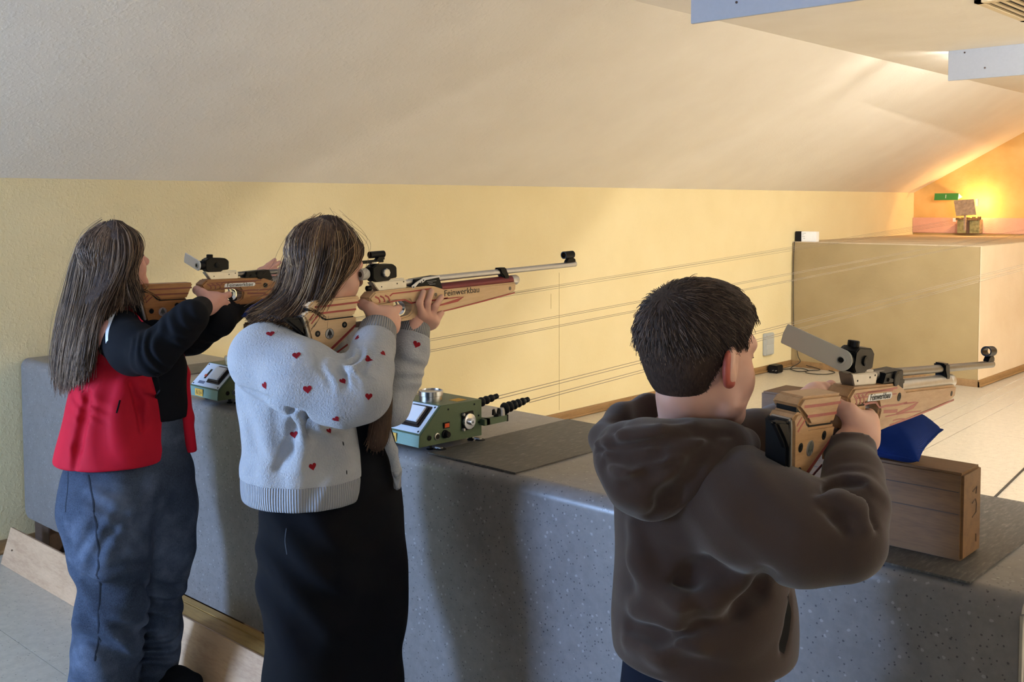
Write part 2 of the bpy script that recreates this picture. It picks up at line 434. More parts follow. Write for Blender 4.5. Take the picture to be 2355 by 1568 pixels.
def machine(x, full, lab):
    """green control box; local origin at its front right lower corner"""
    t = thing('control_box', lab, 'control box', (x, 1.953, CZ), 'target control boxes')
    W = 0.192
    side = [(0.0, 0.018), (0.254, 0.013), (0.254, 0.122), (0.085, 0.127), (0.003, 0.052)]
    MB().prism(side, -W, 0, 'x').build('housing', Mgreen, t, bevel=0.0015)
    fr = [(-0.002, 0.019), (0.0, 0.019), (0.003, 0.0515), (0.001, 0.0525)]
    MB().prism(fr, -W, 0.0, 'x').build('front_plate', Mgreen2, t)
    # sloped white panel in its own frame: u along x, v up the slope, n outwards
    A = Vector((0, 0.010, 0.0585)); B = Vector((0, 0.082, 0.1243)); v = (B - A).normalized(); nrm = Vector((0, -v.z, v.y)); L = (B - A).length
    def slab(name, u0, u1, v0, v1, h0, h1, m, bev=0.0, par=t):
        mb = MB()
        pts = []
        for h in (h0, h1):
            for (u, w_) in ((u0, v0), (u1, v0), (u1, v1), (u0, v1)):
                p = A + v * (w_ * L) + nrm * h; pts.append((u, p.y, p.z))
        mb.add(pts, [(0, 3, 2, 1), (4, 5, 6, 7), (0, 1, 5, 4), (1, 2, 6, 5), (2, 3, 7, 6), (3, 0, 4, 7)])
        return mb.build(name, m, par, bevel=bev)
    pn = slab('sloped_panel', -W + 0.006, -0.006, -0.04, 1.0, 0.0003, 0.002, M['offwhite'])
    for u in (-W + 0.014, -0.014):
        for w_ in (0.02, 0.93):
            p = A + v * (w_ * L) + nrm * 0.002
            MB().lathe([(0.003, 0), (0.003, 0.001), (0.002, 0.0016)], (u, p.y, p.z), nrm, 10).build('screw', M['black'], pn)
    slab('bezel', -0.106, -0.022, 0.14, 0.92, 0.002, 0.006, Mbez, 0.003)
    slab('bezel', -0.101, -0.027, 0.19, 0.87, 0.006, 0.010, Mbez, 0.003)
    slab('rocker_button', -0.096, -0.034, 0.27, 0.82, 0.010, 0.016, Mrock, 0.0012)
    sl = slab('slider_slot', -0.142, -0.130, 0.30, 0.74, 0.002, 0.0028, M['black'])
    slab('slider_knob', -0.1415, -0.1305, 0.37, 0.46, 0.003, 0.008, Mor, 0.0006)
    slab('display', -0.155, -0.115, 0.06, 0.18, 0.002, 0.0026, plain('display_grey', '#5c6880', 0.3))
    # yellow notice on the front plate
    lab_ = MB().box((-0.146, -0.0034, 0.0225), (-0.094, -0.0022, 0.0475)).build('warning_sticker', Myel, t)
    MB().prism([(-0.141, 0.029), (-0.127, 0.029), (-0.134, 0.0435)], -0.0040, -0.0035, 'y').build('triangle', M['ink'], lab_)
    MB().prism([(-0.1385, 0.0303), (-0.1295, 0.0303), (-0.134, 0.0400)], -0.0044, -0.0041, 'y').build('triangle_field', Myel, lab_)
    MB().box((-0.1345, -0.0047, 0.0318), (-0.1335, -0.0045, 0.0370)).build('exclamation_mark', M['ink'], lab_)
    for k, wv in enumerate((0.012, 0.022, 0.024, 0.012)):
        MB().box((-0.123, -0.0040, 0.0405 - k * 0.0042), (-0.123 + wv, -0.0036, 0.0418 - k * 0.0042)).build('text_line', M['ink'], lab_)
    # right side: orange switch, sockets, knob, hand wheel
    MB().box((0, 0.0935, 0.058), (0.003, 0.1185, 0.076)).build('switch_frame', M['black'], t, bevel=0.0006)
    MB().box((0.003, 0.097, 0.061), (0.0055, 0.115, 0.073)).build('orange_switch', Mor, t, bevel=0.0008)
    MB().lathe([(0.0075, 0), (0.0075, 0.001), (0.006, 0.0012), (0.006, 0.0002)], (0, 0.040, 0.040), (1, 0, 0), 18).build('socket_hole', M['black'], t)
    MB().lathe([(0.0105, 0), (0.0105, 0.003), (0.0075, 0.004)], (0, 0.069, 0.040), (1, 0, 0), 20).build('socket_ring', M['alu'], t)
    MB().lathe([(0.0075, 0), (0.0074, 0.0043)], (0, 0.069, 0.040), (1, 0, 0), 18).build('socket_insert', M['black'], t)
    MB().lathe([(0.0125, 0), (0.0125, 0.003), (0.0095, 0.005), (0.0088, 0.016), (0.007, 0.018)], (0, 0.101, 0.042), (1, 0, 0), 18).build('knob', M['black'], t)
    MB().lathe([(0.024, 0), (0.024, 0.006), (0.0228, 0.008), (0.010, 0.009), (0.010, 0.018), (0.0085, 0.0195), (0.004, 0.0195), (0.004, 0.012)], (0.004, 0.193, 0.066), (1, 0, 0), 28).build('hand_wheel', M['chrome'], t)
    MB().prism([(0.168, 0.040), (0.214, 0.040), (0.222, 0.066), (0.214, 0.094), (0.168, 0.094)], 0, 0.004, 'x').build('wheel_plate', M['blackmetal'], t, bevel=0.001)
    for yy, zz in ((0.171, 0.089), (0.171, 0.044)):
        MB().lathe([(0.0045, 0), (0.0045, 0.007), (0.003, 0.008)], (0.003, yy, zz), (1, 0, 0), 10).build('bolt', M['alu'], t)
    for yy, zz in ((0.115, 0.112), (0.222, 0.112), (0.24, 0.075), (0.24, 0.055)):
        MB().lathe([(0.003, 0), (0.003, 0.001), (0.0018, 0.002)], (0, yy, zz), (1, 0, 0), 8).build('screw', M['black'], t)
    # bracket with two rubber bellows
    MB().box((0.002, 0.245, 0.045), (0.02, 0.345, 0.064)).build('bracket_arm', Mgreen, t, bevel=0.001)
    MB().box((-0.15, 0.254, 0.045), (0.02, 0.270, 0.064)).build('bracket_arm', Mgreen, t, bevel=0.001)
    MB().box((0.001, 0.343, 0.044), (0.021, 0.349, 0.065)).build('end_plug', M['black'], t, bevel=0.001)
    m1 = MB(); bellow(m1, (0.011, 0.335, 0.082), (0.0, 1, 0.12), 0.115); m1.build('bellows', M['black'], t, smooth=True, angle=60)
    m2 = MB(); bellow(m2, (-0.085, 0.285, 0.085), (0.0, 1, 0.12), 0.125); m2.build('bellows', M['black'], t, smooth=True, angle=60)
    for bx, by in ((0.011, 0.33), (-0.085, 0.28)):
        MB().lathe([(0.010, 0), (0.010, 0.018), (0.006, 0.024)], (bx, by, 0.064), (0, 0, 1), 14).build('post', M['alu'], t)
    wn = MB()
    wn.lathe([(0.008, 0), (0.008, 0.006), (0.005, 0.009)], (0.011, 0.305, 0.064), (0, 0, 1), 12)
    wn.prism([(0.289, 0.07), (0.296, 0.069), (0.301, 0.073), (0.296, 0.088), (0.290, 0.086)], 0.008, 0.014, 'x')
    wn.prism([(0.321, 0.07), (0.314, 0.069), (0.309, 0.073), (0.314, 0.088), (0.320, 0.086)], 0.008, 0.014, 'x')
    wn.build('wing_nut', M['blackmetal'], t)
    for fx, fy in ((-0.02, 0.06), (-0.02, 0.225), (-W + 0.02, 0.06), (-W + 0.02, 0.225)):
        MB().lathe([(0.009, 0), (0.011, 0.003), (0.006, 0.006), (0.006, 0.018)], (fx, fy, 0), (0, 0, 1), 12).build('foot', M['black'], t)
    for yy in (0.075, 0.235):
        MB().lathe([(0.015, 0), (0.016, 0.003), (0.013, 0.006)], (0.012, yy, 0.0), (0, 0, 1), 14).build('clamp_disc', M['black'], t)
        MB().box((-0.01, yy - 0.005, 0.004), (0.014, yy + 0.005, 0.009)).build('clamp_tab', M['alu'], t)
    MB().box((-0.055, 0.17, 0.1245), (-0.02, 0.21, 0.1252)).build('top_sticker', Myel, t)
    return t
machine(-2.180, True, 'green control box with its orange switch and silver hand wheel in view')
machine(-3.236, False, 'green control box with a white sloped panel between the red jacket and the heart cardigan')
Mtin = plain('tin_plate', '#c2c4c8', 0.22, 1.0, var=0.03)
def tin(x, lab):
    t = thing('pellet_tin', lab, 'tin', (x, 2.075, CZ + 0.1255), 'pellet tins')
    MB().lathe([(0.0335, 0), (0.0345, 0.001), (0.0345, 0.017), (0.033, 0.018)], (0, 0, 0), (0, 0, 1), 36).build('tin_body', Mtin, t, smooth=True)
    MB().lathe([(0.0355, 0.017), (0.0365, 0.018), (0.0365, 0.031), (0.035, 0.0325), (0.0325, 0.0325), (0.0315, 0.029), (0.0, 0.029)], (0, 0, 0), (0, 0, 1), 36).build('tin_lid', Mtin, t, smooth=True)
tin(-2.262, 'round silver tin on the green control box beside the dark mat')
tin(-3.318, 'round silver tin half hidden by the cardigan, on the farther green control box')

# ================================================================ WIRES
wr = 0.0011
def wires(pairs, lab, grp='target wires'):
    for (a, b), l_ in zip(pairs, lab):
        a, b = Vector(a), Vector(b); d = b - a; b = a + d * ((12.12 - a.y) / d.y)
        mid = [(a.lerp(b, k / 6) - Vector((0, 0, 0.006 * math.sin(PI * k / 6)))) for k in range(7)]
        tag(MB().tube(mid, wr, 5).build('target_wire', M['steelwire'], smooth=True), l_, 'wire', grp)
n4 = lambda s_: ['%s wire of the %s' % (q, s_) for q in ('upper outer', 'upper inner', 'lower outer', 'lower inner')]
wires([((-2.276, 2.365, 0.990), (-2.27, 7.557, 1.192)), ((-2.262, 2.365, 0.985), (-2.262, 7.557, 1.184)), ((-2.174, 2.402, 0.985), (-2.2, 7.326, 1.178)), ((-2.164, 2.402, 0.980), (-2.19, 7.326, 1.171))],
      n4('pair running from the bellows beside the dark mat'))
wires([((-3.33, 2.365, 0.990), (-3.3, 10.961, 1.343)), ((-3.316, 2.365, 0.985), (-3.29, 10.961, 1.335)), ((-3.23, 2.402, 0.965), (-3.25, 10.798, 1.306)), ((-3.22, 2.402, 0.960), (-3.24, 10.798, 1.300))],
      n4('set that passes over the front of the boxed ledge'))
wires([((-4.3, 2.697, 0.979), (-4.3, 10.676, 1.362)), ((-4.29, 2.697, 0.972), (-4.29, 10.676, 1.352)), ((-4.25, 2.7, 0.975), (-4.25, 10.6, 1.325)), ((-4.26, 2.7, 0.985), (-4.2, 10.67, 1.352))],
      n4('set nearest the yellow wall, leading to target one'))
wires([((-1.1, 2.62, 0.985), (-1.1, 9.5, 1.23)), ((-1.085, 2.62, 0.968), (-1.08, 9.5, 1.228)), ((-1.03, 2.62, 0.965), (-1.03, 9.5, 1.19))],
      ['%s wire of the set beside the blue sandbag' % q for q in ('upper', 'middle', 'lower')])

# ================================================================ BLOCKS AND SANDBAGS
def numbered_block():
    t = thing('wooden_block', 'big worn wooden rest block carrying the blue sandbag, with carved marks on its end', 'block', (0, 0, 0))
    MB().box((-1.14, 2.066, CZ + 0.004), (-0.722, 2.168, 1.073)).build('block_body', M['block'], t, bevel=0.005)
    for z0, h in ((1.034, 0.0018), (0.990, 0.0018)):
        MB().box((-1.13, 2.0652, z0), (-0.73, 2.0662, z0 + h)).build('glue_joint', M['darkwood'], t)
    m = MB()
    for pts in ([(2.118, 1.028), (2.140, 1.034), (2.136, 1.020)], [(2.116, 1.005), (2.134, 1.010), (2.140, 1.000), (2.138, 0.982), (2.118, 0.976)], [(2.140, 0.938), (2.141, 0.922)]):
        m.tube([(-0.7216, y, z) for y, z in pts], 0.0011, 5)
    m.build('carved_mark', M['darkwood'], t)
numbered_block()
t = thing('wooden_block', 'smaller wooden block stacked behind the rifle butt, under the left hand', 'block', (0, 0, 0))
MB().box((-1.15, 2.04, 1.074), (-0.93, 2.15, 1.188)).build('block_body', M['block'], t, bevel=0.004)
def m_cord():
    t = NT('blue_corduroy', 0.85, spec=0.15); p = t.coord()
    f = t.wave(t.mapping(p, (1, 1, 1)), 420, 0.6, 'X', 2.0)
    t.base(t.ramp(t.math('ADD', t.math('MULTIPLY', f, 0.5), t.math('MULTIPLY', t.noise(p, 18, 3), 0.5)), [(0.25, lin('#13265f')), (0.7, lin('#1f3d8e'))]))
    t.bump(f, 0.4, 0.002); t.bump(t.noise(p, 40, 3), 0.35, 0.006); return t.m
Mblue = m_cord()
def sandbag(name, cn, th, lab, loc, push=None):
    """pillow between four corners (left back, right back, right front, left front) with pointed, gathered ends"""
    cn = [Vector(c) - Vector(loc) for c in cn]
    nu, nv = 40, 28; vs = []; fs = []
    for side in (1, -1):
        for i in range(nu + 1):
            for j in range(nv + 1):
                u = i / nu; v = j / nv; a = 2 * u - 1; b = 2 * v - 1
                # edges bow inwards between the corners
                uu = u - 0.05 * a * (1 - b * b); vv = v - 0.05 * b * (1 - a * a)
                p = (cn[0] * (1 - uu) + cn[1] * uu) * (1 - vv) + (cn[3] * (1 - uu) + cn[2] * uu) * vv
                n = (cn[1] - cn[0]).cross(cn[3] - cn[0]).normalized(); n = n if n.z > 0 else -n
                e = max(0, (1 - a ** 4)) ** 0.62 * max(0, (1 - b ** 4)) ** 0.62
                crease = 0.05 * math.sin(9 * u + 6 * v) * e + 0.035 * math.sin(22 * v - 5 * u) * e * (1 - e)
                h = th * (e + crease) * (1 if side > 0 else 0.55)
                q = p + n * (side * h + 0.0008 * side)
                if push is not None:
                    g = math.exp(-((q.x - push[0]) / 0.032) ** 2)
                    q.z = min(q.z, q.z * (1 - g) + (min(q.z, push[1])) * g)
                    q.z = max(q.z, push[2]) if q.y > push[3] else q.z
                vs.append(q)
    n_ = (nu + 1) * (nv + 1)
    for s_ in (0, 1):
        for i in range(nu):
            for j in range(nv):
                a = s_ * n_ + i * (nv + 1) + j
                fs.append((a, a + nv + 1, a + nv + 2, a + 1) if s_ == 0 else (a, a + 1, a + nv + 2, a + nv + 1))
    rim = [(i, 0) for i in range(nu)] + [(nu, j) for j in range(nv)] + [(i, nv) for i in range(nu, 0, -1)] + [(0, j) for j in range(nv, 0, -1)]
    idx = [i * (nv + 1) + j for i, j in rim]
    for k in range(len(idx)):
        a, b = idx[k], idx[(k + 1) % len(idx)]; fs.append((b, a, a + n_, b + n_))
    t = thing(name, lab, 'sandbag', loc, 'blue sandbags')
    MB().add(vs, fs).build('bag_cloth', Mblue, t, smooth=True, angle=80)
    edge = [Vector(vs[k]).lerp(Vector(vs[k + n_]), 0.5) for k in idx]
    MB().tube(edge + [edge[0]], 0.0018, 6).build('seam', Mblue, t, smooth=True)
    return t
sandbag('sandbag', [(-0.985, 2.19, 1.150), (-0.8,2.165,1.133), (-0.804,2.05,1.088), (-0.985, 2.045, 1.090)], 0.055, 'blue corduroy sandbag on the big wooden block under the rifle', (-0.88, 2.12, 1.09), (0.09, 0.085, -0.016, -0.05))
t = thing('wooden_block', 'wooden rest block mostly hidden behind the long hair of the cardigan wearer', 'block', (0, 0, 0))
MB().box((-3.12, 1.985, CZ), (-2.76, 2.085, 1.196)).build('block_body', M['block'], t, bevel=0.005)
sandbag('sandbag', [(-3.15, 2.09, 1.255), (-2.96, 2.09, 1.24), (-2.96, 1.97, 1.22), (-3.093,1.965,1.221)], 0.034, 'blue sandbag glimpsed behind the hair, beneath the darker rifle', (-3.05, 2.03, 1.2))

# ================================================================ FAR END
t = thing('number_sign', 'small green number sign with a white 1 above the lit target', 'sign', (-4.505, 12.16, 1.676), None, (math.radians(-14), 0, math.radians(4)))
MB().box((-0.132, -0.003, -0.040), (0.132, 0.003, 0.040)).build('sign_plate', plain('sign_green', '#2f7a2c', 0.5, var=0.03), t, bevel=0.001)
x1 = text_mesh('numeral', '1', M['white'], 0.062, t); x1.rotation_euler = (PI / 2, 0, 0); x1.location = (-0.005, -0.0042, 0.0)
MB().prism([(0.0, -0.03), (0.0, 0.038), (0.17, 0.038)], 0.127, 0.132, 'x').build('sign_bracket', M['offwhite'], t)
Mrust = plain('worn_metal', '#a8937c', 0.6, 0.3, var=0.25, vs=30)
t = thing('target_shield', 'square worn metal shield leaning over the lit target of lane one', 'target', (-4.245, 12.02, 1.545))
q = [(-0.140, 0.045, 0.085), (0.080, 0.045, 0.100), (0.142, -0.05, -0.072), (-0.076, -0.05, -0.088)]
nn = Vector((0, -0.88, 0.45)) * 0.006
MB().add([Vector(p) for p in q] + [Vector(p) + nn for p in q], [(0, 1, 2, 3), (7, 6, 5, 4), (0, 4, 5, 1), (1, 5, 6, 2), (2, 6, 7, 3), (3, 7, 4, 0)]).build('shield_plate', Mrust, t)
MB().box((0.085, 0.07, 0.02), (0.115, 0.11, 0.105)).build('lamp_holder', M['white'], t, bevel=0.004)
MB().box((-0.01, 0.0, -0.25), (0.01, 0.02, 0.06)).build('stem', Mrust, t)
t = thing('pellet_trap', 'small glass-fronted pellet trap under the shield on the ledge', 'trap', (-4.265, 12.2, ZB))
Mgl = plain('dirty_glass', '#8f8a5c', 0.15, 0.0, 0.8, var=0.5, vs=25)
MB().box((-0.122, -0.012, 0.03), (0.122, 0.10, 0.185)).build('trap_case', Mgl, t, bevel=0.003)
MB().box((-0.015, -0.03, 0.03), (0.015, -0.013, 0.18)).build('guide_rail', M['darkwood'], t)
mm = MB()
for k in range(9):
    xx = -0.13 + k * 0.03; mm.box((xx, -0.04, 0.175 + 0.012 * random.random()), (xx + 0.03, -0.01, 0.20 + 0.02 * random.random()))
mm.build('torn_edge', plain('torn_card', '#5d4a30', 0.9, var=0.5, vs=40), t)
MB().box((-0.16, -0.045, 0.16), (-0.13, -0.02, 0.2)).build('card_scrap', M['paper'], t)
t = thing('meter_box', 'white box with a black end cap lying on the corner of the boxed ledge', 'box', (-4.82, 9.42, ZB))
MB().box((-0.051, -0.03, 0.0), (0.108, 0.03, 0.098)).build('white_case', M['paper'], t, bevel=0.003)
MB().box((-0.112, -0.031, -0.001 + 0.002), (-0.050, 0.031, 0.099)).build('end_cap', M['black'], t, bevel=0.003)
lb = MB()
for k, (x0, wd) in enumerate(((-0.042, 0.04), (-0.042, 0.02), (-0.042, 0.03), (-0.03, 0.02))):
    lb.box((x0, -0.0308, 0.08 - 0.017 * k), (x0 + wd, -0.0301, 0.084 - 0.017 * k))
lb.build('print', M['greyprint'], t)
t = thing('wall_socket', 'grey double power socket box low on the yellow wall', 'socket', (XW, 8.88, 0.268))
Msock = plain('socket_grey', '#aeb0ae', 0.5, var=0.03)
MB().box((0, -0.085, -0.105), (0.035, 0.075, 0.105)).build('socket_body', Msock, t, bevel=0.006)
MB().box((0.035, -0.075, 0.005), (0.040, 0.065, 0.095)).build('socket_flap', Msock, t, bevel=0.002)
MB().box((0.035, -0.075, -0.095), (0.040, 0.065, -0.005)).build('socket_flap', Msock, t, bevel=0.002)
t = thing('power_adapter', 'black plug adapter lying on the floor against the skirting', 'adapter', (-4.86, 8.89, 0.0))
MB().box((-0.05, -0.06, 0.0), (0.05, 0.06, 0.075)).build('adapter_body', M['black'], t, bevel=0.008)
for dx in (-0.015, 0.015):
    MB().tube([(dx + 0.03, -0.06, 0.03), (dx + 0.03, -0.085, 0.03)], 0.004, 6).build('pin', M['alu'], t)
cb = [(-4.915, 9.34, 1.23), (-4.921, 9.335, 1.0), (-4.917, 9.335, 0.6), (-4.905, 9.335, 0.35), (-4.86, 9.33, 0.12), (-4.82, 9.30, 0.06), (-4.86, 9.20, 0.01), (-4.80, 9.10, 0.008), (-4.70, 9.05, 0.008), (-4.66, 9.16, 0.008), (-4.78, 9.22, 0.010), (-4.86, 9.10, 0.008), (-4.86, 8.96, 0.02)]
def smooth_path(pts, n=8):
    P_ = [Vector(p) for p in pts]; out = []
    for i in range(len(P_) - 1):
        p0 = P_[max(i - 1, 0)]; p1 = P_[i]; p2 = P_[i + 1]; p3 = P_[min(i + 2, len(P_) - 1)]
        for k in range(n):
            t_ = k / n
            out.append(0.5 * ((2 * p1) + (p2 - p0) * t_ + (2 * p0 - 5 * p1 + 4 * p2 - p3) * t_ ** 2 + (3 * p1 - p0 - 3 * p2 + p3) * t_ ** 3))
    out.append(P_[-1]); return out
tag(MB().tube(smooth_path(cb), 0.004, 6).build('power_cable', M['cable'], smooth=True), 'thin black cable hanging down the ledge corner and coiled on the floor', 'cable')
cb2 = [(-4.52, 9.30, 0.008), (-4.42, 9.22, 0.008), (-4.45, 9.05, 0.008), (-4.6, 9.02, 0.008), (-4.66, 9.15, 0.008), (-4.6, 9.28, 0.01), (-4.76, 9.31, 0.03)]
tag(MB().tube(smooth_path(cb2), 0.004, 6).build('power_cable', M['cable'], smooth=True), 'loose loop of black cable on the floor along the ledge skirting', 'cable')
tag(MB().tube([(-1.86, 5.6, 0.006), (-1.887, 5.903, 0.006), (-1.961, 6.619, 0.006), (-2.1, 8.0, 0.006)], 0.006, 6).build('floor_cable', M['cable'], smooth=True), 'straight black cable across the range floor beyond the big block', 'cable')

# ================================================================ RIFLES  (local frame: y along the barrel, z up, x to the right, origin at the trigger)
def mm(pts): return [(a / 1000.0, b / 1000.0) for a, b in pts]
def m_stock(name, c1, c2):
    t = NT(name, 0.38); p = t.coord()
    q = t.mapping(p, (10, 1.3, 10))
    f = t.noise(q, 9, 4, 0.6); g = t.noise(t.mapping(p, (60, 6, 60)), 12, 2)
    f = t.math('ADD', t.math('MULTIPLY', f, 0.7), t.math('MULTIPLY', g, 0.3))
    t.base(t.ramp(f, [(0.32, lin(c2)), (0.62, lin(c1))]))
    return t.m
Mred = {'light': plain('red_laminate', '#a03a38', 0.4, var=0.1), 'dark': plain('dark_red_laminate', '#6d2a20', 0.42, var=0.1), 'mid': plain('rose_laminate', '#9c4640', 0.42, var=0.1)}
Mstk = {'light': m_stock('pale_beech', '#d9b78f', '#c9a57a'), 'dark': m_stock('brown_laminate', '#a06c3c', '#845228'), 'mid': m_stock('amber_laminate', '#b8916a', '#9f7850')}
Mcyl = {'light': plain('maroon_cylinder', '#6a2128', 0.32, 0.3), 'dark': plain('grey_cylinder', '#77777a', 0.35, 0.6), 'mid': plain('pale_cylinder', '#b5b2ae', 0.35, 0.5)}
def m_trans():
    t = NT('frosted_plastic', 0.35); t.b.inputs['Base Color'].default_value = lin('#d6d0c4')
    t.b.inputs['Transmission Weight'].default_value = 0.25; t.b.inputs['Alpha'].default_value = 1.0
    return t.m
Mfrost = m_trans()
Mscrew = plain('screw_grey', '#6a6258', 0.4, 0.6)

def ribbon(side, pts, w, parent, m, name='laminate_line', x=None):
    """inlaid laminate layer showing on the flat side of the wood"""
    x = x if x is not None else 0.0221
    P_ = [Vector((0, a, b)) for a, b in pts]; vs = []; n = len(P_)
    ws = w if isinstance(w, (list, tuple)) else [w] * n
    for i, p in enumerate(P_):
        t = (P_[min(i + 1, n - 1)] - P_[max(i - 1, 0)]).normalized(); nn = Vector((0, -t.z, t.y))
        for s_ in (-1, 1):
            q = p + nn * (s_ * ws[i] * 0.5); vs.append((side * x, q.y, q.z))
    for i in range(n):
        for s_ in (0, 1):
            v = vs[i * 2 + s_]; vs.append((side * (x - 0.0012), v[1], v[2]))
    fs = [(i * 2, i * 2 + 1, i * 2 + 3, i * 2 + 2) for i in range(n - 1)]
    o = 2 * n
    fs += [(i * 2 + k, i * 2 + 2 + k, o + i * 2 + 2 + k, o + i * 2 + k) for i in range(n - 1) for k in (0, 1)]
    return MB().add(vs, fs).build(name, m, parent)

def rifle(kind, label, loc, rot, scale=1.0):
    t = thing('air_rifle', label, 'rifle', loc, 'air rifles')
    t.scale = (scale,) * 3; t.rotation_mode = 'YXZ'
    t.rotation_euler = [math.radians(a) for a in rot]
    W = Mstk[kind]; Rd = Mred[kind]
    # fore-end and action bed
    stock = mm([(-111, 30), (-90, 47), (88, 46), (113, 43), (150, 31), (432, 29), (430, 5), (397, -5), (120, -31), (60, -37), (-2, -38), (-24, -34), (-16, -28), (18, -24), (31, -16), (35, 0), (24, 15), (-40, 18), (-100, 15)])
    st_ = MB().prism(stock, -0.022, 0.022).build('stock', W, t, bevel=0.0045)
    # grip
    grip = mm([(-101, 18), (-28, 20), (-23, 4), (-30, -18), (-32, -44), (-44, -82), (-92, -92), (-98, -70), (-88, -40), (-97, -12), (-110, 10)])
    MB().prism(grip, -0.020, 0.020).build('grip', W, t, bevel=0.011, seg=4)
    butt = mm([(-308, 6), (-297, 17), (-281, 17), (-270, 10), (-249, -10), (-148, -11), (-155, -39), (-252, -107), (-258, -104), (-283, -77), (-302, -6)])
    bt = MB().prism(butt, -0.0215, 0.0215).build('butt_stock', W, t, bevel=0.004)
    cheek = mm([(-297, 26), (-279, 41), (-136, 40), (-158, -8), (-244, -7), (-262, 7)])
    ck = MB().prism(cheek, -0.026, 0.0215).build('cheek_piece', W, t, bevel=0.0045)
    MB().prism(mm([(-296, 25), (-262, 6), (-244, -8), (-158, -8), (-160, -14), (-247, -13), (-266, 2), (-294, 18)]), -0.016, 0.017).build('cheek_spacer', M['black'], t)
    MB().box((-0.006, -0.17, -0.040), (0.006, -0.085, -0.026)).build('butt_rail', M['alu'], t, bevel=0.002)
    # butt plate with its rubber pad
    bp = MB().prism(mm([(-314, 6), (-304, 10), (-298, -6), (-279, -77), (-260, -104), (-266, -110), (-288, -86), (-308, -8)]), -0.018, 0.018).build('butt_plate', M['alu'], t, bevel=0.003)
    MB().prism(mm([(-324, 4), (-313, 8), (-307, -8), (-287, -86), (-272, -108), (-280, -114), (-298, -90), (-318, -12)]), -0.020, 0.020).build('rubber_pad', M['black'], bp, bevel=0.004)
    if kind != 'dark':
        MB().prism(mm([(-362, 6), (-345, 8), (-318, 4), (-300, -30), (-303, -46), (-330, -20)]), 0.006, 0.020).build('pad_flap', M['black'], bp, bevel=0.004)
    # laminate lines
    for s_ in (1, -1):
        ribbon(s_, [(-0.2775,0.0256), (-0.2115,0.025), (-0.1414,0.0254)], 0.0046, ck, Rd, x=0.0218 if s_ > 0 else 0.0263)
        ribbon(s_, [(-0.2609,0.0092), (-0.2058,0.0089), (-0.1528,0.0086)], 0.0046, ck, Rd, x=0.0218 if s_ > 0 else 0.0263)
        ribbon(s_, [(-0.2935, -0.008), (-0.262, 0.001)] if False else [(-0.2884,-0.0132), (-0.2792,-0.0044), (-0.268,0.0044)], 0.0036, bt, Rd, x=0.0218)
        ribbon(s_, [(-0.2942,-0.004), (-0.287,0.0038), (-0.2799,0.0096)], 0.0030, bt, Rd, x=0.0218)
        ribbon(s_, [(-0.2604,-0.0969), (-0.2249,-0.0757), (-0.1873,-0.0516), (-0.1558,-0.0303)], [0.005, 0.006, 0.006, 0.0045], bt, Rd, x=0.0218)
        ribbon(s_, [(-0.2465,-0.1012), (-0.2162,-0.0919), (-0.1818,-0.0757)], 0.004, bt, Rd, x=0.0218)
        ribbon(s_, [(-0.0443,0.0311), (-0.0341,0.0368), (0.0209,0.0365), (0.0999,0.0386)], 0.0036, st_, Rd, x=0.0224)
        ribbon(s_, [(-0.0436,0.016), (-0.0176,0.0174), (0.0074,0.0168), (0.0183,0.0116), (0.0282,0.0063), (0.0542,0.0077), (0.1112,0.0064), (0.1592,0.0082)], 0.0038, st_, Rd, x=0.0224)
        ribbon(s_, [(0.1108,-0.0106), (0.1589,-0.0058), (0.195,-0.0016), (0.2182,0.0058), (0.1952,0.0064), (0.1432,0.0066)], [0.003, 0.006, 0.008, 0.004, 0.003, 0.003], st_, Rd, x=0.0224)
        ribbon(s_, [(0.049,-0.0022), (0.0879,-0.0041), (0.1159,-0.0048)], 0.006, st_, Rd, x=0.0224)
        ribbon(s_, [(0.0863,-0.0301), (0.1905,-0.0225), (0.2918,-0.0139), (0.4241,-0.0011)], 0.0035, st_, Rd, x=0.0224)
        for k in range(3):
            y0 = -0.087 + 0.016 * k
            ribbon(s_, [(y0 - 0.005, 0.0345), (y0 + 0.006, 0.0290), (y0 + 0.010, 0.0215), (y0 + 0.009, 0.0175)], 0.0042, st_, Rd, x=0.0224)
    if kind != 'light':
        for zz, y0, y1 in ((0.036, -0.085, 0.08), (0.0285, -0.08, 0.10), (-0.012, 0.06, 0.24), (-0.022, 0.10, 0.16)):
            for s_ in (1, -1):
                ribbon(s_, [(y0, zz), ((y0 + y1) / 2, zz + 0.001), (y1, zz - 0.001)], 0.0022, st_, Rd, x=0.0224)
    # trigger guard, trigger
    g = MB()
    ring = [(0.0, 0.019 * math.cos(a), -0.0045 + 0.0205 * math.sin(a)) for a in [math.radians(q) for q in range(-150, 91, 15)]]
    vs = []; fs = []
    for p in ring:
        vs += [(-0.010, p[1], p[2]), (0.010, p[1], p[2]), (0.010, p[1] * 0.86, -0.0045 + (p[2] + 0.0045) * 0.86), (-0.010, p[1] * 0.86, -0.0045 + (p[2] + 0.0045) * 0.86)]
    for i in range(len(ring) - 1):
        for k in range(4):
            fs.append((i * 4 + k, i * 4 + (k + 1) % 4, i * 4 + 4 + (k + 1) % 4, i * 4 + 4 + k))
    g.add(vs, fs).build('trigger_guard', M['chrome'], t, smooth=True)
    MB().tube([(0, -0.006, 0.016), (0, -0.002, 0.004), (0, -0.004, -0.006), (0, -0.001, -0.012)], 0.0025, 8).build('trigger', M['alu'], t, smooth=True)
    # receiver
    rec = MB().prism(mm([(-90, 69), (-84, 62), (-72, 47), (22, 46), (23, 67)]), -0.0125, 0.0125).build('receiver', M['alu'], t, bevel=0.0015)
    MB().box((-0.006, -0.088, 0.067), (0.006, 0.02, 0.0715)).build('sight_rail', M['alu'], t, bevel=0.0008)
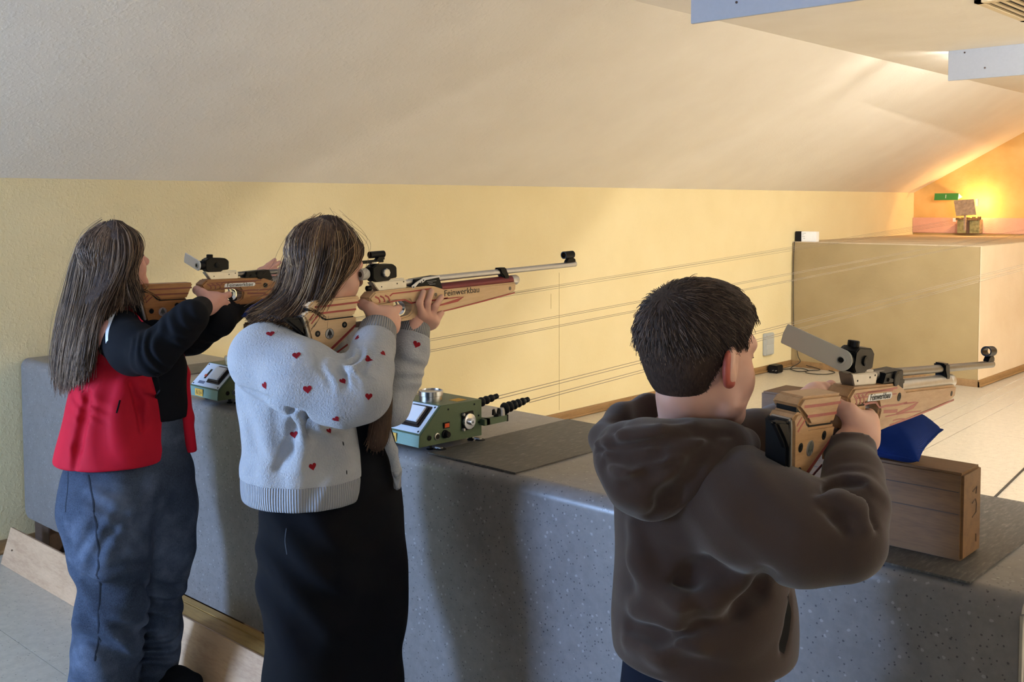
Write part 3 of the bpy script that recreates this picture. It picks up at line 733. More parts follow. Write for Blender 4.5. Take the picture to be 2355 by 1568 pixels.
    for yy, zz in ((-0.010, 0.060), (0.012, 0.063), (-0.062, 0.056)):
        MB().lathe([(0.0018, 0), (0.0018, 0.0006), (0.001, 0.0008)], (0.0125, yy, zz), (1, 0, 0), 8).build('screw', M['black'], rec)
    if kind == 'light':
        MB().lathe([(0.007, 0), (0.007, 0.012), (0.004, 0.014)], (0, -0.088, 0.054), (0, -1, 0), 12).build('rear_knob', M['blackmetal'], t)
    hs = MB().prism(mm([(44, 47), (50, 66), (133, 70), (148, 33), (120, 40), (110, 46)]), -0.0165, 0.0165).build('loading_block', M['blackmetal'], t, bevel=0.0015)
    if kind == 'light':
        lv = MB()
        lv.prism(mm([(33, 50), (38, 43), (45, 45), (60, 57), (72, 55), (84, 62), (135, 66), (135, 70), (76, 69), (50, 59)]), 0.0172, 0.0195)
        lv.build('loading_lever', M['white'], t, bevel=0.0008)
        for yy, zz in ((0.040, 0.047), (0.068, 0.058), (0.075, 0.062)):
            MB().lathe([(0.0022, 0), (0.0022, 0.0006), (0.001, 0.0008)], (0.0196, yy, zz), (1, 0, 0), 8).build('rivet', M['black'], t)
        for k, wv in enumerate((0.034, 0.016, 0.022)):
            MB().box((0.0166, 0.090 + 0.004 * k, 0.0565 - 0.0042 * k), (0.0168, 0.090 + 0.004 * k + wv, 0.0578 - 0.0042 * k)).build('print_line', M['greyprint'], hs)
    else:
        wh = MB().lathe([(0.014, 0), (0.014, 0.004), (0.010, 0.005), (0.004, 0.005)], (0.0165, 0.098, 0.055), (1, 0, 0), 20).build('cocking_knob', M['blackmetal'], t)
        MB().prism(mm([(60, 50), (140, 44), (140, 52), (64, 57)]), 0.0168, 0.0195).build('loading_lever', M['blackmetal'], t, bevel=0.001)
    # barrel, clamp, cylinder
    BL = 0.50 if kind == 'dark' else 0.725
    bm_ = {'light': M['alu'], 'dark': plain('grey_barrel', '#6f6c6a', 0.4, 0.7), 'mid': plain('dull_steel_barrel', '#77716a', 0.4, 0.7)}[kind]
    MB().tube([(0, 0.12, 0.0615), (0, BL - 0.1, 0.0605), (0, BL, 0.0605)], [0.0082, 0.0080, 0.0080], 24).build('barrel', bm_, t, smooth=True)
    MB().lathe([(0.003, 0), (0.003, 0.0008)], (0, BL, 0.0605), (0, 1, 0), 10).build('bore', M['black'], t)
    MB().tube([(0, 0.02, 0.0585), (0, 0.13, 0.0610)], 0.0078, 20).build('barrel_sleeve', bm_, t, smooth=True)
    MB().tube([(0, 0.10, 0.0335), (0, 0.43, 0.0335)], 0.0142, 24).build('air_cylinder', Mcyl[kind], t, smooth=True)
    MB().lathe([(0.0135, 0), (0.0145, 0.002), (0.0145, 0.022), (0.012, 0.027), (0.006, 0.027)], (0, 0.430, 0.0335), (0, 1, 0), 24).build('cylinder_cap', M['alu'], t, smooth=True)
    MB().prism(mm([(374, 73), (402, 73), (408, 60), (415, 47), (413, 31), (394, 30), (392, 46), (380, 58)]), -0.0120, 0.0120).build('barrel_clamp', M['blackmetal'], t, bevel=0.003)
    # front sight
    FO = BL - 0.725
    fs_ = MB()
    R0, R1 = 0.0115, 0.0088
    fs_.lathe([(R1, 0.0), (R0, 0.0), (R0, 0.042), (R1, 0.042), (R1, 0.0)], (0, 0.670 + FO, 0.091), (0, 1, 0), 28)
    fso = fs_.build('front_sight', M['blackmetal'], t, smooth=True)
    # open tunnel: drop the end caps of the lathe
    bm2 = bmesh.new(); bm2.from_mesh(fso.data)
    bmesh.ops.delete(bm2, geom=[f for f in bm2.faces if len(f.verts) > 4], context='FACES'); bm2.to_mesh(fso.data); bm2.free()
    MB().prism([(a + FO, b) for a, b in mm([(676, 68), (722, 68), (720, 76), (712, 81), (690, 81), (682, 76)])], -0.006, 0.006).build('sight_base', M['blackmetal'], fso, bevel=0.001)
    # rear diopter sight
    dp = MB().prism(mm([(-92, 80), (-92, 106), (-78, 114), (-25, 112), (-12, 103), (-12, 76), (-36, 74), (-36, 70), (-82, 70)]), -0.016, 0.016).build('diopter_sight', M['blackmetal'], t, bevel=0.003)
    if kind == 'light':
        MB().lathe([(0.0115, 0), (0.0115, 0.007), (0.0095, 0.009), (0.003, 0.009)], (0.016, -0.052, 0.091), (1, 0, 0), 8).build('windage_knob', M['alu'], dp)
        MB().lathe([(0.012, 0), (0.013, 0.002), (0.013, 0.006), (0.010, 0.007)], (0, -0.074, 0.114), (0, 0, 1), 20).build('elevation_knob', M['chrome'], dp)
        MB().box((-0.005, -0.142, 0.117), (0.004, -0.045, 0.125)).build('blinder_rail', M['blackmetal'], t, bevel=0.001)
        MB().prism(mm([(-70, 124), (-44, 124), (-44, 132), (-62, 132)]), -0.006, 0.006).build('tube_mount', M['blackmetal'], t)
        tb = MB(); tb.lathe([(0.0075, 0), (0.0088, 0), (0.0088, 0.046), (0.0075, 0.046), (0.0072, 0.002)], (0, -0.088, 0.138), (0, 1, 0), 20); tb.build('sight_tube', M['blackmetal'], t, smooth=True)
        MB().lathe([(0.0145, 0), (0.0150, 0.004), (0.0150, 0.018), (0.011, 0.024), (0.008, 0.026)], (0, -0.120, 0.091), (0, 1, 0), 28).build('eyepiece', Mfrost, dp, smooth=True)
        MB().lathe([(0.007, 0), (0.007, 0.0008), (0.0045, 0.001), (0.0045, 0.0016), (0.002, 0.0018)], (0, -0.1200, 0.091), (0, -1, 0), 20).build('aperture_disc', M['darkwood'], dp, smooth=True)
        MB().prism(mm([(-150, 103), (-118, 105.5), (-118, 77), (-150, 80)]), -0.055, -0.012).build('blinder', Mfrost, dp, bevel=0.003)
    else:
        MB().lathe([(0.010, 0), (0.010, 0.010), (0.008, 0.011)], (0, -0.070, 0.113), (0, 0, 1), 16).build('elevation_knob', M['blackmetal'], dp)
        MB().lathe([(0.009, 0), (0.009, 0.003), (0.005, 0.004)], (0.016, -0.052, 0.091), (1, 0, 0), 16).build('windage_knob', M['black'], dp)
        MB().lathe([(0.012, 0), (0.014, 0.004), (0.014, 0.016), (0.008, 0.018)], (0, -0.108, 0.091), (0, 1, 0), 24).build('eyepiece', M['blackmetal'], dp, smooth=True)
        # translucent blinder: a strip with a round end that sits on the eyepiece, pointing up to the left
        L = 0.112 if kind == 'mid' else 0.085; hw = 0.0185 if kind == 'mid' else 0.0165
        poly = [(hw * math.cos(a), hw * math.sin(a)) for a in [math.radians(q) for q in range(-80, 81, 10)]] + [(-L, hw * 0.97), (-L - 0.002, 0.0), (-L, -hw * 0.97)]
        MBo = MB().prism(poly, -0.0022, 0.0022, 'y').build('blinder', Mfrost if kind == 'mid' else M['white'], t, bevel=0.0012)
        MBo.location = (0, -0.110, 0.091)
        MBo.rotation_euler = (0, math.radians(14), 0)
        MB().lathe([(0.0085, 0), (0.0085, 0.003), (0.0060, 0.0034), (0.0058, 0.0002)], (0, -0.0020, 0), (0, -1, 0), 22).build('eyecup', Mfrost, MBo, smooth=True)
        MB().lathe([(0.0042, 0), (0.0042, 0.0030)], (0, -0.0022, 0), (0, -1, 0), 16).build('aperture_disc', M['black'], MBo)
    # screws and emblem on the butt
    for yy, zz in ((-0.190, -0.026), (-0.271, -0.039), (-0.265, -0.078)):
        MB().lathe([(0.0075, 0), (0.0075, 0.0006), (0.0045, 0.0008), (0.0042, 0.0002)], (0.0215, yy, zz), (1, 0, 0), 18).build('socket_screw', M['black'], bt)
        MB().lathe([(0.0036, 0), (0.0036, 0.0012)], (0.0215, yy, zz), (1, 0, 0), 6).build('screw_head', Mscrew if kind == 'light' else M['black'], bt)
    em = MB().lathe([(0.0130, 0), (0.0130, 0.0005)], (0.0215, -0.236, -0.043), (1, 0, 0), 28).build('emblem', M['black'] if kind == 'light' else M['alu'], bt)
    MB().lathe([(0.0121, 0.0004), (0.0121, 0.0008)], (0.0215, -0.236, -0.043), (1, 0, 0), 28).build('emblem_field', M['alu'], em)
    MB().prism([(-0.2440, -0.0500), (-0.2412, -0.0400), (-0.2360, -0.0315), (-0.2308, -0.0400), (-0.2280, -0.0500), (-0.2325, -0.0450), (-0.2342, -0.0535), (-0.2360, -0.0450), (-0.2378, -0.0535), (-0.2395, -0.0450)], 0.0223, 0.0227).build('emblem_peak', M['ink'] if kind == 'light' else plain('emblem_olive', '#4a4c44', 0.5), em)
    # lettering
    tx = text_mesh('lettering', 'Feinwerkbau', M['ink'], 0.0235 if kind == 'light' else 0.016, st_, sx=1.12)
    tx.rotation_euler = (PI / 2, 0, PI / 2)
    if kind == 'light':
        tx.location = (0.0224, 0.2125, 0.0205)
        MB().lathe([(0.0050, 0), (0.0050, 0.0005)], (0.022, 0.115, 0.021), (1, 0, 0), 14).build('stock_screw', Mscrew, st_)
        MB().lathe([(0.0055, 0), (0.0055, 0.0005)], (0.022, 0.404, 0.013), (1, 0, 0), 14).build('stock_screw', Mscrew, st_)
    else:
        sp = MB().prism([(-0.035 + 0.008 * 0, 0.0)], 0, 0) if False else MB()
        sp.prism([(-0.032, 0.0205), (-0.030, 0.0305), (-0.026, 0.0325), (0.072, 0.0325), (0.076, 0.0305), (0.078, 0.0265), (0.076, 0.0225), (0.072, 0.0205)], 0.0222, 0.0229)
        sp.build('name_plate', M['paper'], st_)
        tx.location = (0.0232, 0.023, 0.0268)
        MB().lathe([(0.0080, 0), (0.0080, 0.0008), (0.005, 0.001), (0.004, 0.0003)], (0.022, 0.115, 0.021), (1, 0, 0), 18).build('stock_screw', M['black'], st_)
        MB().lathe([(0.0055, 0), (0.0055, 0.0005)], (0.022, 0.404, 0.013), (1, 0, 0), 14).build('stock_screw', M['black'], st_)
    return t
RIF2 = rifle('light', 'pale beech air rifle with a maroon cylinder, raised by the person in the heart cardigan', (-2.050, 1.766, 1.338), (1.36, 0, 0))
RIF1 = rifle('dark', 'brown air rifle with a white name plate, raised by the red-jacketed person', (-3.144, 1.952, 1.299), (-0.62, 0.91, -2.32), 1.085)
RIF3 = rifle('mid', 'amber air rifle with a long frosted blinder, resting on the blue sandbag', (-0.789, 1.748, 1.238), (-5.15, 5.0, 1.88))

# ================================================================ PEOPLE: implicit surfaces meshed with surface nets
A3 = lambda v: np.array(v, dtype=np.float64)
def nrm_(v): v = A3(v); return v / np.linalg.norm(v)
class Vol:
    def __init__(s, lo, hi, h):
        s.lo = A3(lo); s.h = h
        n = np.ceil((A3(hi) - s.lo) / h).astype(int) + 1
        s.ax = [s.lo[i] + h * np.arange(n[i]) for i in range(3)]
        s.F = np.full(tuple(n), 1.0, np.float32)
    def _sub(s, lo, hi, pad):
        sl = []
        for i in range(3):
            a = int(max(0, math.floor((lo[i] - pad - s.lo[i]) / s.h))); b = int(min(len(s.ax[i]), math.ceil((hi[i] + pad - s.lo[i]) / s.h) + 1))
            if b <= a: return None
            sl.append(slice(a, b))
        return tuple(sl)
    def _pts(s, sl):
        return s.ax[0][sl[0]][:, None, None], s.ax[1][sl[1]][None, :, None], s.ax[2][sl[2]][None, None, :]
    def _put(s, sl, d, k, op):
        f = s.F[sl]; d = d.astype(np.float32)
        if op == '+':
            if k > 0:
                h = np.maximum(k - np.abs(f - d), 0) / k; r = np.minimum(f, d) - h * h * k * 0.25
            else: r = np.minimum(f, d)
        else:
            d = -d
            if k > 0:
                h = np.maximum(k - np.abs(f - d), 0) / k; r = np.maximum(f, d) + h * h * k * 0.25
            else: r = np.maximum(f, d)
        s.F[sl] = r
    def cap(s, a, b, ra, rb=None, k=0.02, op='+', flat=None, fs=1.0):
        a, b = A3(a), A3(b); rb = ra if rb is None else rb
        R = max(ra, rb); sl = s._sub(np.minimum(a, b) - R, np.maximum(a, b) + R, k + 2.5 * s.h + 0.03)
        if sl is None: return s
        X, Y, Z = s._pts(sl); ab = b - a; L2 = max(ab @ ab, 1e-12)
        t = np.clip(((X - a[0]) * ab[0] + (Y - a[1]) * ab[1] + (Z - a[2]) * ab[2]) / L2, 0, 1)
        wx = X - a[0] - t * ab[0]; wy = Y - a[1] - t * ab[1]; wz = Z - a[2] - t * ab[2]
        r = ra + (rb - ra) * t
        w = np.sqrt(wx * wx + wy * wy + wz * wz)
        if flat is None: d = w - r
        else:
            n = nrm_(flat); q = (wx * n[0] + wy * n[1] + wz * n[2]) * (1 / fs - 1)
            w2 = np.sqrt((wx + n[0] * q) ** 2 + (wy + n[1] * q) ** 2 + (wz + n[2] * q) ** 2)
            d = (w2 - r) * (w + 1e-6) / (w2 + 1e-6)
            d = np.where(w2 < 1e-4, -r * min(1, fs), d)
        s._put(sl, d, k, op); return s
    def chain(s, pr, k=0.02, op='+', flat=None, fs=1.0):
        for (p, r), (q, r2) in zip(pr[:-1], pr[1:]): s.cap(p, q, r, r2, k, op, flat, fs)
        return s
    def ell(s, c, rad, rot=None, k=0.02, op='+'):
        c = A3(c); rad = A3(rad); Rm = np.eye(3) if rot is None else A3(rot)   # columns of rot: local axes
        ext = np.sqrt(((Rm * rad) ** 2).sum(1)); sl = s._sub(c - ext, c + ext, k + 2.5 * s.h + 0.02)
        if sl is None: return s
        X, Y, Z = s._pts(sl); X = X - c[0]; Y = Y - c[1]; Z = Z - c[2]
        q = [(Rm[0, i] * X + Rm[1, i] * Y + Rm[2, i] * Z) / rad[i] for i in range(3)]
        k0 = np.sqrt(q[0] ** 2 + q[1] ** 2 + q[2] ** 2) + 1e-9
        k1 = np.sqrt((q[0] / rad[0]) ** 2 + (q[1] / rad[1]) ** 2 + (q[2] / rad[2]) ** 2) + 1e-9
        s._put(sl, k0 * (k0 - 1) / k1, k, op); return s
    def ball(s, c, r, k=0.02, op='+'): return s.cap(c, c, r, r, k, op)
    def half(s, p, n, k=0.0):
        """keep the side the normal points away from"""
        n = nrm_(n); p = A3(p); X, Y, Z = s._pts((slice(None),) * 3)
        d = (X - p[0]) * n[0] + (Y - p[1]) * n[1] + (Z - p[2]) * n[2]
        s._put((slice(None),) * 3, -d, k, '-'); return s
    def wrinkle(s, c, R, axis, wl, amp, warp=1.0, seed=0):
        """cloth folds: waves across AXIS inside a soft ball"""
        c = A3(c); sl = s._sub(c - R, c + R, 0)
        if sl is None: return s
        X, Y, Z = s._pts(sl); X = X - c[0]; Y = Y - c[1]; Z = Z - c[2]
        n = nrm_(axis); rng = np.random.RandomState(seed)
        w = np.clip(1 - (X * X + Y * Y + Z * Z) / R ** 2, 0, 1) ** 1.2
        ph = X * n[0] + Y * n[1] + Z * n[2]
        for _ in range(3):
            u = rng.normal(size=3); u /= np.linalg.norm(u); f = rng.uniform(0.5, 1.1) * 2 * PI / (wl * 3.0)
            ph = ph + warp * wl * 0.28 * np.sin(f * (X * u[0] + Y * u[1] + Z * u[2]) + rng.uniform(0, 6))
        q = np.sin(2 * PI / wl * ph); q = np.sign(q) * np.abs(q) ** 0.8
        s.F[sl] += (amp * w * q).astype(np.float32); return s
    def sample(s, P):
        ix = [np.clip(np.round((P[:, i] - s.lo[i]) / s.h).astype(int), 0, s.F.shape[i] - 1) for i in range(3)]
        ok = np.all([(P[:, i] >= s.lo[i]) & (P[:, i] <= s.ax[i][-1]) for i in range(3)], 0)
        v = s.F[ix[0], ix[1], ix[2]]; return np.where(ok, v, 1.0)
    def hit(s, line):
        a, b = A3(line[0]), A3(line[1]); t = np.linspace(0, 1, 2200); P = a + (b - a) * t[:, None]
        f = s.sample(P); i = np.argmax(f < 0)
        return P[i] if f[i] < 0 else None
    def stroke(s, lines, r, off, k=0.015, op='+'):
        """a fold drawn over the surface: points found along sight lines, OFF metres outside (+) or inside (-)"""
        pts = []
        for l_ in lines:
            p = s.hit(l_)
            if p is not None: pts.append(p - nrm_(A3(l_[1]) - A3(l_[0])) * off)
        rr = r if isinstance(r, (list, tuple)) else [r * (0.45 if i in (0, len(pts) - 1) else 1) for i in range(len(pts))]
        for i in range(len(pts) - 1): s.cap(pts[i], pts[i + 1], rr[i], rr[i + 1], k, op)
        return s
    def mesh(s, smooth=1):
        return surface_nets(s.F, s.lo, s.h, smooth)
def surface_nets(F, lo, h, smooth=1):
    I = F < 0; nx, ny, nz = F.shape
    c = np.zeros((nx - 1, ny - 1, nz - 1), np.uint8)
    for dx in (0, 1):
        for dy in (0, 1):
            for dz in (0, 1): c += I[dx:nx - 1 + dx, dy:ny - 1 + dy, dz:nz - 1 + dz]
    act = np.argwhere((c > 0) & (c < 8))
    if len(act) == 0: return np.zeros((0, 3)), np.zeros((0, 4), int)
    idx = -np.ones((nx - 1, ny - 1, nz - 1), np.int32); idx[tuple(act.T)] = np.arange(len(act))
    i, j, k = act.T
    cor = [(0, 0, 0), (1, 0, 0), (0, 1, 0), (1, 1, 0), (0, 0, 1), (1, 0, 1), (0, 1, 1), (1, 1, 1)]
    val = [F[i + a, j + b, k + d] for a, b, d in cor]
    S_ = np.zeros((len(act), 3)); N_ = np.zeros(len(act))
    for a, b in ((0, 1), (2, 3), (4, 5), (6, 7), (0, 2), (1, 3), (4, 6), (5, 7), (0, 4), (1, 5), (2, 6), (3, 7)):
        m = (val[a] < 0) != (val[b] < 0); den = np.where(m, val[a] - val[b], 1); t = np.where(m, val[a] / den, 0)
        ca, cb = A3(cor[a]), A3(cor[b])
        S_ += np.where(m[:, None], ca + (cb - ca) * t[:, None], 0); N_ += m
    V = lo + (act + S_ / N_[:, None]) * h
    Q = []
    for ax in range(3):
        o = [slice(None)] * 3; o2 = [slice(None)] * 3; o[ax] = slice(0, -1); o2[ax] = slice(1, None)
        e = np.argwhere(I[tuple(o)] != I[tuple(o2)])
        u, v = [(1, 2), (2, 0), (0, 1)][ax]
        lim = np.array([nx - 1, ny - 1, nz - 1])
        ok = (e[:, u] > 0) & (e[:, v] > 0) & (e[:, u] < lim[u]) & (e[:, v] < lim[v]); e = e[ok]
        du = np.zeros(3, int); dv = np.zeros(3, int); du[u] = 1; dv[v] = 1
        q = np.stack([idx[tuple((e - du - dv).T)], idx[tuple((e - dv).T)], idx[tuple(e.T)], idx[tuple((e - du).T)]], 1)
        ins = I[tuple(e.T)]; q[~ins] = q[~ins][:, ::-1]; Q.append(q)
    Q = np.concatenate(Q); Q = Q[(Q >= 0).all(1)]
    for _ in range(smooth):
        acc = np.zeros_like(V); cnt = np.zeros(len(V))
        for a, b in ((0, 1), (1, 2), (2, 3), (3, 0)):
            np.add.at(acc, Q[:, a], V[Q[:, b]]); np.add.at(cnt, Q[:, a], 1)
            np.add.at(acc, Q[:, b], V[Q[:, a]]); np.add.at(cnt, Q[:, b], 1)
        V = V * 0.5 + 0.5 * acc / np.maximum(cnt, 1)[:, None]
    return V, Q
def np_mesh(name, V, Q, m, parent=None):
    me = bpy.data.meshes.new(name); n = len(V); f = len(Q); kk = Q.shape[1]
    me.vertices.add(n); me.vertices.foreach_set('co', np.asarray(V, np.float32).ravel())
    me.loops.add(f * kk); me.loops.foreach_set('vertex_index', np.asarray(Q, np.int32).ravel())
    me.polygons.add(f); me.polygons.foreach_set('loop_start', np.arange(f, dtype=np.int32) * kk)
    me.polygons.foreach_set('use_smooth', np.ones(f, bool)); me.update(); me.validate()
    me.materials.append(m)
    o = bpy.data.objects.new(name, me); C.objects.link(o)
    if parent is not None: o.parent = parent
    return o
def vol_obj(name, vols, m, parent, smooth=1):
    Vs = []; Qs = []; o = 0
    for v in vols if isinstance(vols, (list, tuple)) else [vols]:
        V, Q = v.mesh(smooth); Vs.append(V); Qs.append(Q + o); o += len(V)
    return np_mesh(name, np.concatenate(Vs), np.concatenate(Qs), m, parent)
def clone(v):
    c = Vol.__new__(Vol); c.lo = v.lo; c.h = v.h; c.ax = v.ax; c.F = v.F.copy(); return c

from mathutils.bvhtree import BVHTree
def bvh(objs):
    vs = []; fs = []
    for o in objs:
        k = len(vs); vs += [v.co.copy() for v in o.data.vertices]; fs += [[i + k for i in p.vertices] for p in o.data.polygons]
    return BVHTree.FromPolygons(vs, fs)
def bhit(tree, line):
    a, b = Vector(line[0]), Vector(line[1]); d = (b - a).normalized()
    return tree.ray_cast(a, d)
def decal(tree, line, outline, size, m, name, parent, rot=0.0, lift=0.0009):
    """a small flat motif lying on the cloth"""
    p, n, _, _ = bhit(tree, line)
    if p is None: return None
    d = (Vector(line[1]) - Vector(line[0])).normalized()
    if n.dot(d) > 0: n = -n
    up = Vector((0, 0, 1)); x = up.cross(n)
    x = x.normalized() if x.length > 1e-3 else Vector((1, 0, 0)); y = n.cross(x)
    ca, sa = math.cos(rot), math.sin(rot); vs = []; fs = []
    rings = (1.0, 0.6, 0.0)
    N = len(outline)
    for q in rings:
        for (u, v) in (outline if q else outline[:1]):
            uu, vv = (u * ca - v * sa) * size * q, (u * sa + v * ca) * size * q
            s0 = p + x * uu + y * vv
            h, hn, _, dist = tree.ray_cast(s0 + n * 0.02, -n, 0.05)
            if h is None: h, hn = s0, n
            vs.append(h + n * lift)
    for k in range(N):
        k2 = (k + 1) % N
        fs.append((k, k2, N + k2, N + k)); fs.append((N + k, N + k2, 2 * N))
    o = MB().add(vs, fs).build(name, m, parent, smooth=True, angle=180)
    return o
def strip(tree, lines, w, m, name, parent, lift=0.0012, thick=False):
    """a band laid over the cloth along sight lines"""
    ps = []; ns = []
    for l_ in lines:
        p, n, _, _ = bhit(tree, l_)
        if p is None: continue
        d = (Vector(l_[1]) - Vector(l_[0])).normalized()
        if n.dot(d) > 0: n = -n
        ps.append(p); ns.append(n)
    if len(ps) < 2: return None
    pts = smooth_path(ps, 6); vs = []; fs = []
    for i, p in enumerate(pts):
        t = (pts[min(i + 1, len(pts) - 1)] - pts[max(i - 1, 0)]).normalized()
        n = ns[min(len(ns) - 1, int(i / 6 + 0.5))]; x = t.cross(n).normalized()
        for q in (-1, -0.33, 0.33, 1):
            s0 = p + x * (q * w * 0.5); h, hn, _, _ = tree.ray_cast(s0 + n * 0.03, -n, 0.07)
            vs.append((h if h is not None else s0) + n * (lift if abs(q) < 0.9 else lift * 0.4))
    for i in range(len(pts) - 1):
        for k in range(3): fs.append((i * 4 + k, i * 4 + k + 1, i * 4 + 5 + k, i * 4 + 4 + k))
    return MB().add(vs, fs).build(name, m, parent, smooth=True, angle=180)

# ---- hair
def cat(pts, n):
    P_ = A3(pts); k = len(P_); t = np.linspace(0, k - 1, n); i = np.minimum(t.astype(int), k - 2); f = (t - i)[:, None]
    p0 = P_[np.maximum(i - 1, 0)]; p1 = P_[i]; p2 = P_[i + 1]; p3 = P_[np.minimum(i + 2, k - 1)]
    return 0.5 * (2 * p1 + (p2 - p0) * f + (2 * p0 - 5 * p1 + 4 * p2 - p3) * f ** 2 + (3 * p1 - p0 - 3 * p2 + p3) * f ** 3)
def tubes(paths, r0, r1, tone, name, m, parent):
    """paths (n, k, 3): thin three-sided strands in one mesh, a tone value per strand"""
    n, k, _ = paths.shape
    T = np.gradient(paths, axis=1); T /= np.linalg.norm(T, axis=2, keepdims=True) + 1e-9
    ref = np.array([0.31, 0.87, 0.38]); a = np.cross(T, ref); a /= np.linalg.norm(a, axis=2, keepdims=True) + 1e-9; b = np.cross(T, a)
    rad = np.linspace(r0, r1, k)[None, :, None]
    V = np.stack([paths + rad * (a * math.cos(q) + b * math.sin(q)) for q in (0, 2.094, 4.189)], 2).reshape(-1, 3)
    base = (np.arange(n)[:, None, None] * k + np.arange(k - 1)[None, :, None]) * 3
    s_ = np.arange(3)[None, None, :]; s2 = (s_ + 1) % 3
    Q = np.stack([base + s_, base + s2, base + 3 + s2, base + 3 + s_], 3).reshape(-1, 4)
    o = np_mesh(name, V, Q, m, parent)
    at = o.data.color_attributes.new('tone', 'FLOAT_COLOR', 'POINT')
    tv = np.repeat(tone, k * 3); col = np.stack([tv, tv, tv, np.ones_like(tv)], 1).astype(np.float32)
    at.data.foreach_set('color', col.ravel()); return o
def hair_strands(guides, n, name, m, parent, r=(0.0011, 0.0005), jit=0.006, deep=0.012, centre=None, k=18, wav=0.003, seed=1, spread=1.6, clear=None, solid=None):
    rng = np.random.RandomState(seed); G = np.stack([cat(g, k) for g in guides]); ng = len(G)
    u = rng.uniform(0, ng - 1, n); i = np.minimum(u.astype(int), ng - 2); f = (u - i)[:, None, None]
    P_ = G[i] * (1 - f) + G[i + 1] * f
    s_ = np.linspace(0, 1, k)[None, :, None]
    P_ = P_ + rng.normal(0, jit, (n, 1, 3)) * (0.3 * np.exp(-8 * s_) + 0.45 + (spread - 0.45) * s_)
    if centre is not None:
        dirn = A3(centre) - P_; dirn /= np.linalg.norm(dirn, axis=2, keepdims=True)
        P_ = P_ + dirn * rng.uniform(0, deep, (n, 1, 1))
    P_ = P_ + wav * np.sin(s_ * rng.uniform(4, 11, (n, 1, 1)) + rng.uniform(0, 6, (n, 1, 3))) * s_
    # strands gather into locks
    nl = max(6, n // 22); lk = (u * 977.0 % 1 * nl).astype(int); cen = rng.normal(0, jit * 0.9, (nl, 1, 3)); P_ = P_ + cen[lk] * s_
    if solid is not None:
        cc, rr, RR = solid; q = ((P_ - A3(cc)) @ RR) / A3(rr); l_ = np.sqrt((q ** 2).sum(2, keepdims=True)); tgt = 1.0 + rng.uniform(0, 0.07, (n, 1, 1))
        q = np.where(l_ < tgt, q / (l_ + 1e-9) * tgt, q); P_ = (q * A3(rr)) @ RR.T + A3(cc)
    if clear is not None:
        for (cc, rr, RR) in clear:
            q = ((P_ - A3(cc)) @ RR) / A3(rr); bad = ((q ** 2).sum(2) < 1).any(1); P_ = P_[~bad]; u = u[~bad]; lk = lk[~bad]
        n = len(P_)
    # uneven lengths
    cutl = rng.uniform(0.90, 1.0, n)
    out = np.empty_like(P_); tt = np.linspace(0, 1, k)
    for q in range(n):
        x = tt * cutl[q]
        for d_ in range(3): out[q, :, d_] = np.interp(x, tt, P_[q, :, d_])
    ltone = rng.uniform(0.05, 0.95, nl); tone = np.clip(0.62 * ltone[lk] + 0.38 * rng.uniform(0, 1, n) + 0.10 * np.sin(u * 4.1 + seed), 0, 1)
    return tubes(out, r[0], r[1], tone, name, m, parent)
def hair_core(vol, guides, r0, r1, k=0.025, sub=2, pull=0.0, centre=None):
    G = [cat(g, 9) for g in guides]
    for i in range(len(G) - 1):
        for q in range(sub):
            P_ = G[i] * (1 - q / sub) + G[i + 1] * (q / sub)
            if centre is not None:
                d = A3(centre) - P_; P_ = P_ + d / np.linalg.norm(d, axis=1, keepdims=True) * pull
            R_ = np.linspace(r0, r1, 9)
            vol.chain(list(zip(P_, R_)), k)
    return vol
def m_hair(name, dark, mid, light):
    t = NT(name, 0.42, spec=0.35)
    a = t.n('ShaderNodeVertexColor'); a.layer_name = 'tone'
    t.base(t.ramp(a.outputs[0], [(0.1, lin(dark)), (0.55, lin(mid)), (0.95, lin(light))]))
    return t.m
def m_core(name, c1, c2):
    t = NT(name, 0.6, spec=0.2); p = t.coord(); q = t.mapping(p, (60, 60, 5)); f = t.noise(q, 4, 4, 0.6)
    t.base(t.ramp(f, [(0.35, lin(c2)), (0.65, lin(c1))])); t.bump(f, 0.6, 0.006); return t.m

# ---- cloth and skin materials
def m_skin(name, c1, c2):
    t = NT(name, 0.5, spec=0.35); p = t.coord()
    t.base(t.ramp(t.noise(p, 14, 3), [(0.35, lin(c1)), (0.7, lin(c2))]))
    t.b.inputs['Subsurface Weight'].default_value = 0.12; t.b.inputs['Subsurface Radius'].default_value = (0.012, 0.005, 0.003)
    t.bump(t.noise(p, 420, 2), 0.06, 0.001); return t.m
def m_cloth(name, c1, c2, rough=0.9, fine=600, fst=0.25, vs=6, fuzz=0.0, coarse=0.0, cs=60):
    t = NT(name, rough, spec=0.2); p = t.coord()
    t.base(t.ramp(t.noise(p, vs, 4), [(0.35, lin(c2)), (0.65, lin(c1))]))
    t.bump(t.noise(p, fine, 3, 0.7), fst, 0.002)
    if coarse: t.bump(t.noise(p, cs, 3, 0.65), coarse, 0.004)
    if fuzz: t.b.inputs['Sheen Weight'].default_value = fuzz; t.b.inputs['Sheen Roughness'].default_value = 0.5
    return t.m
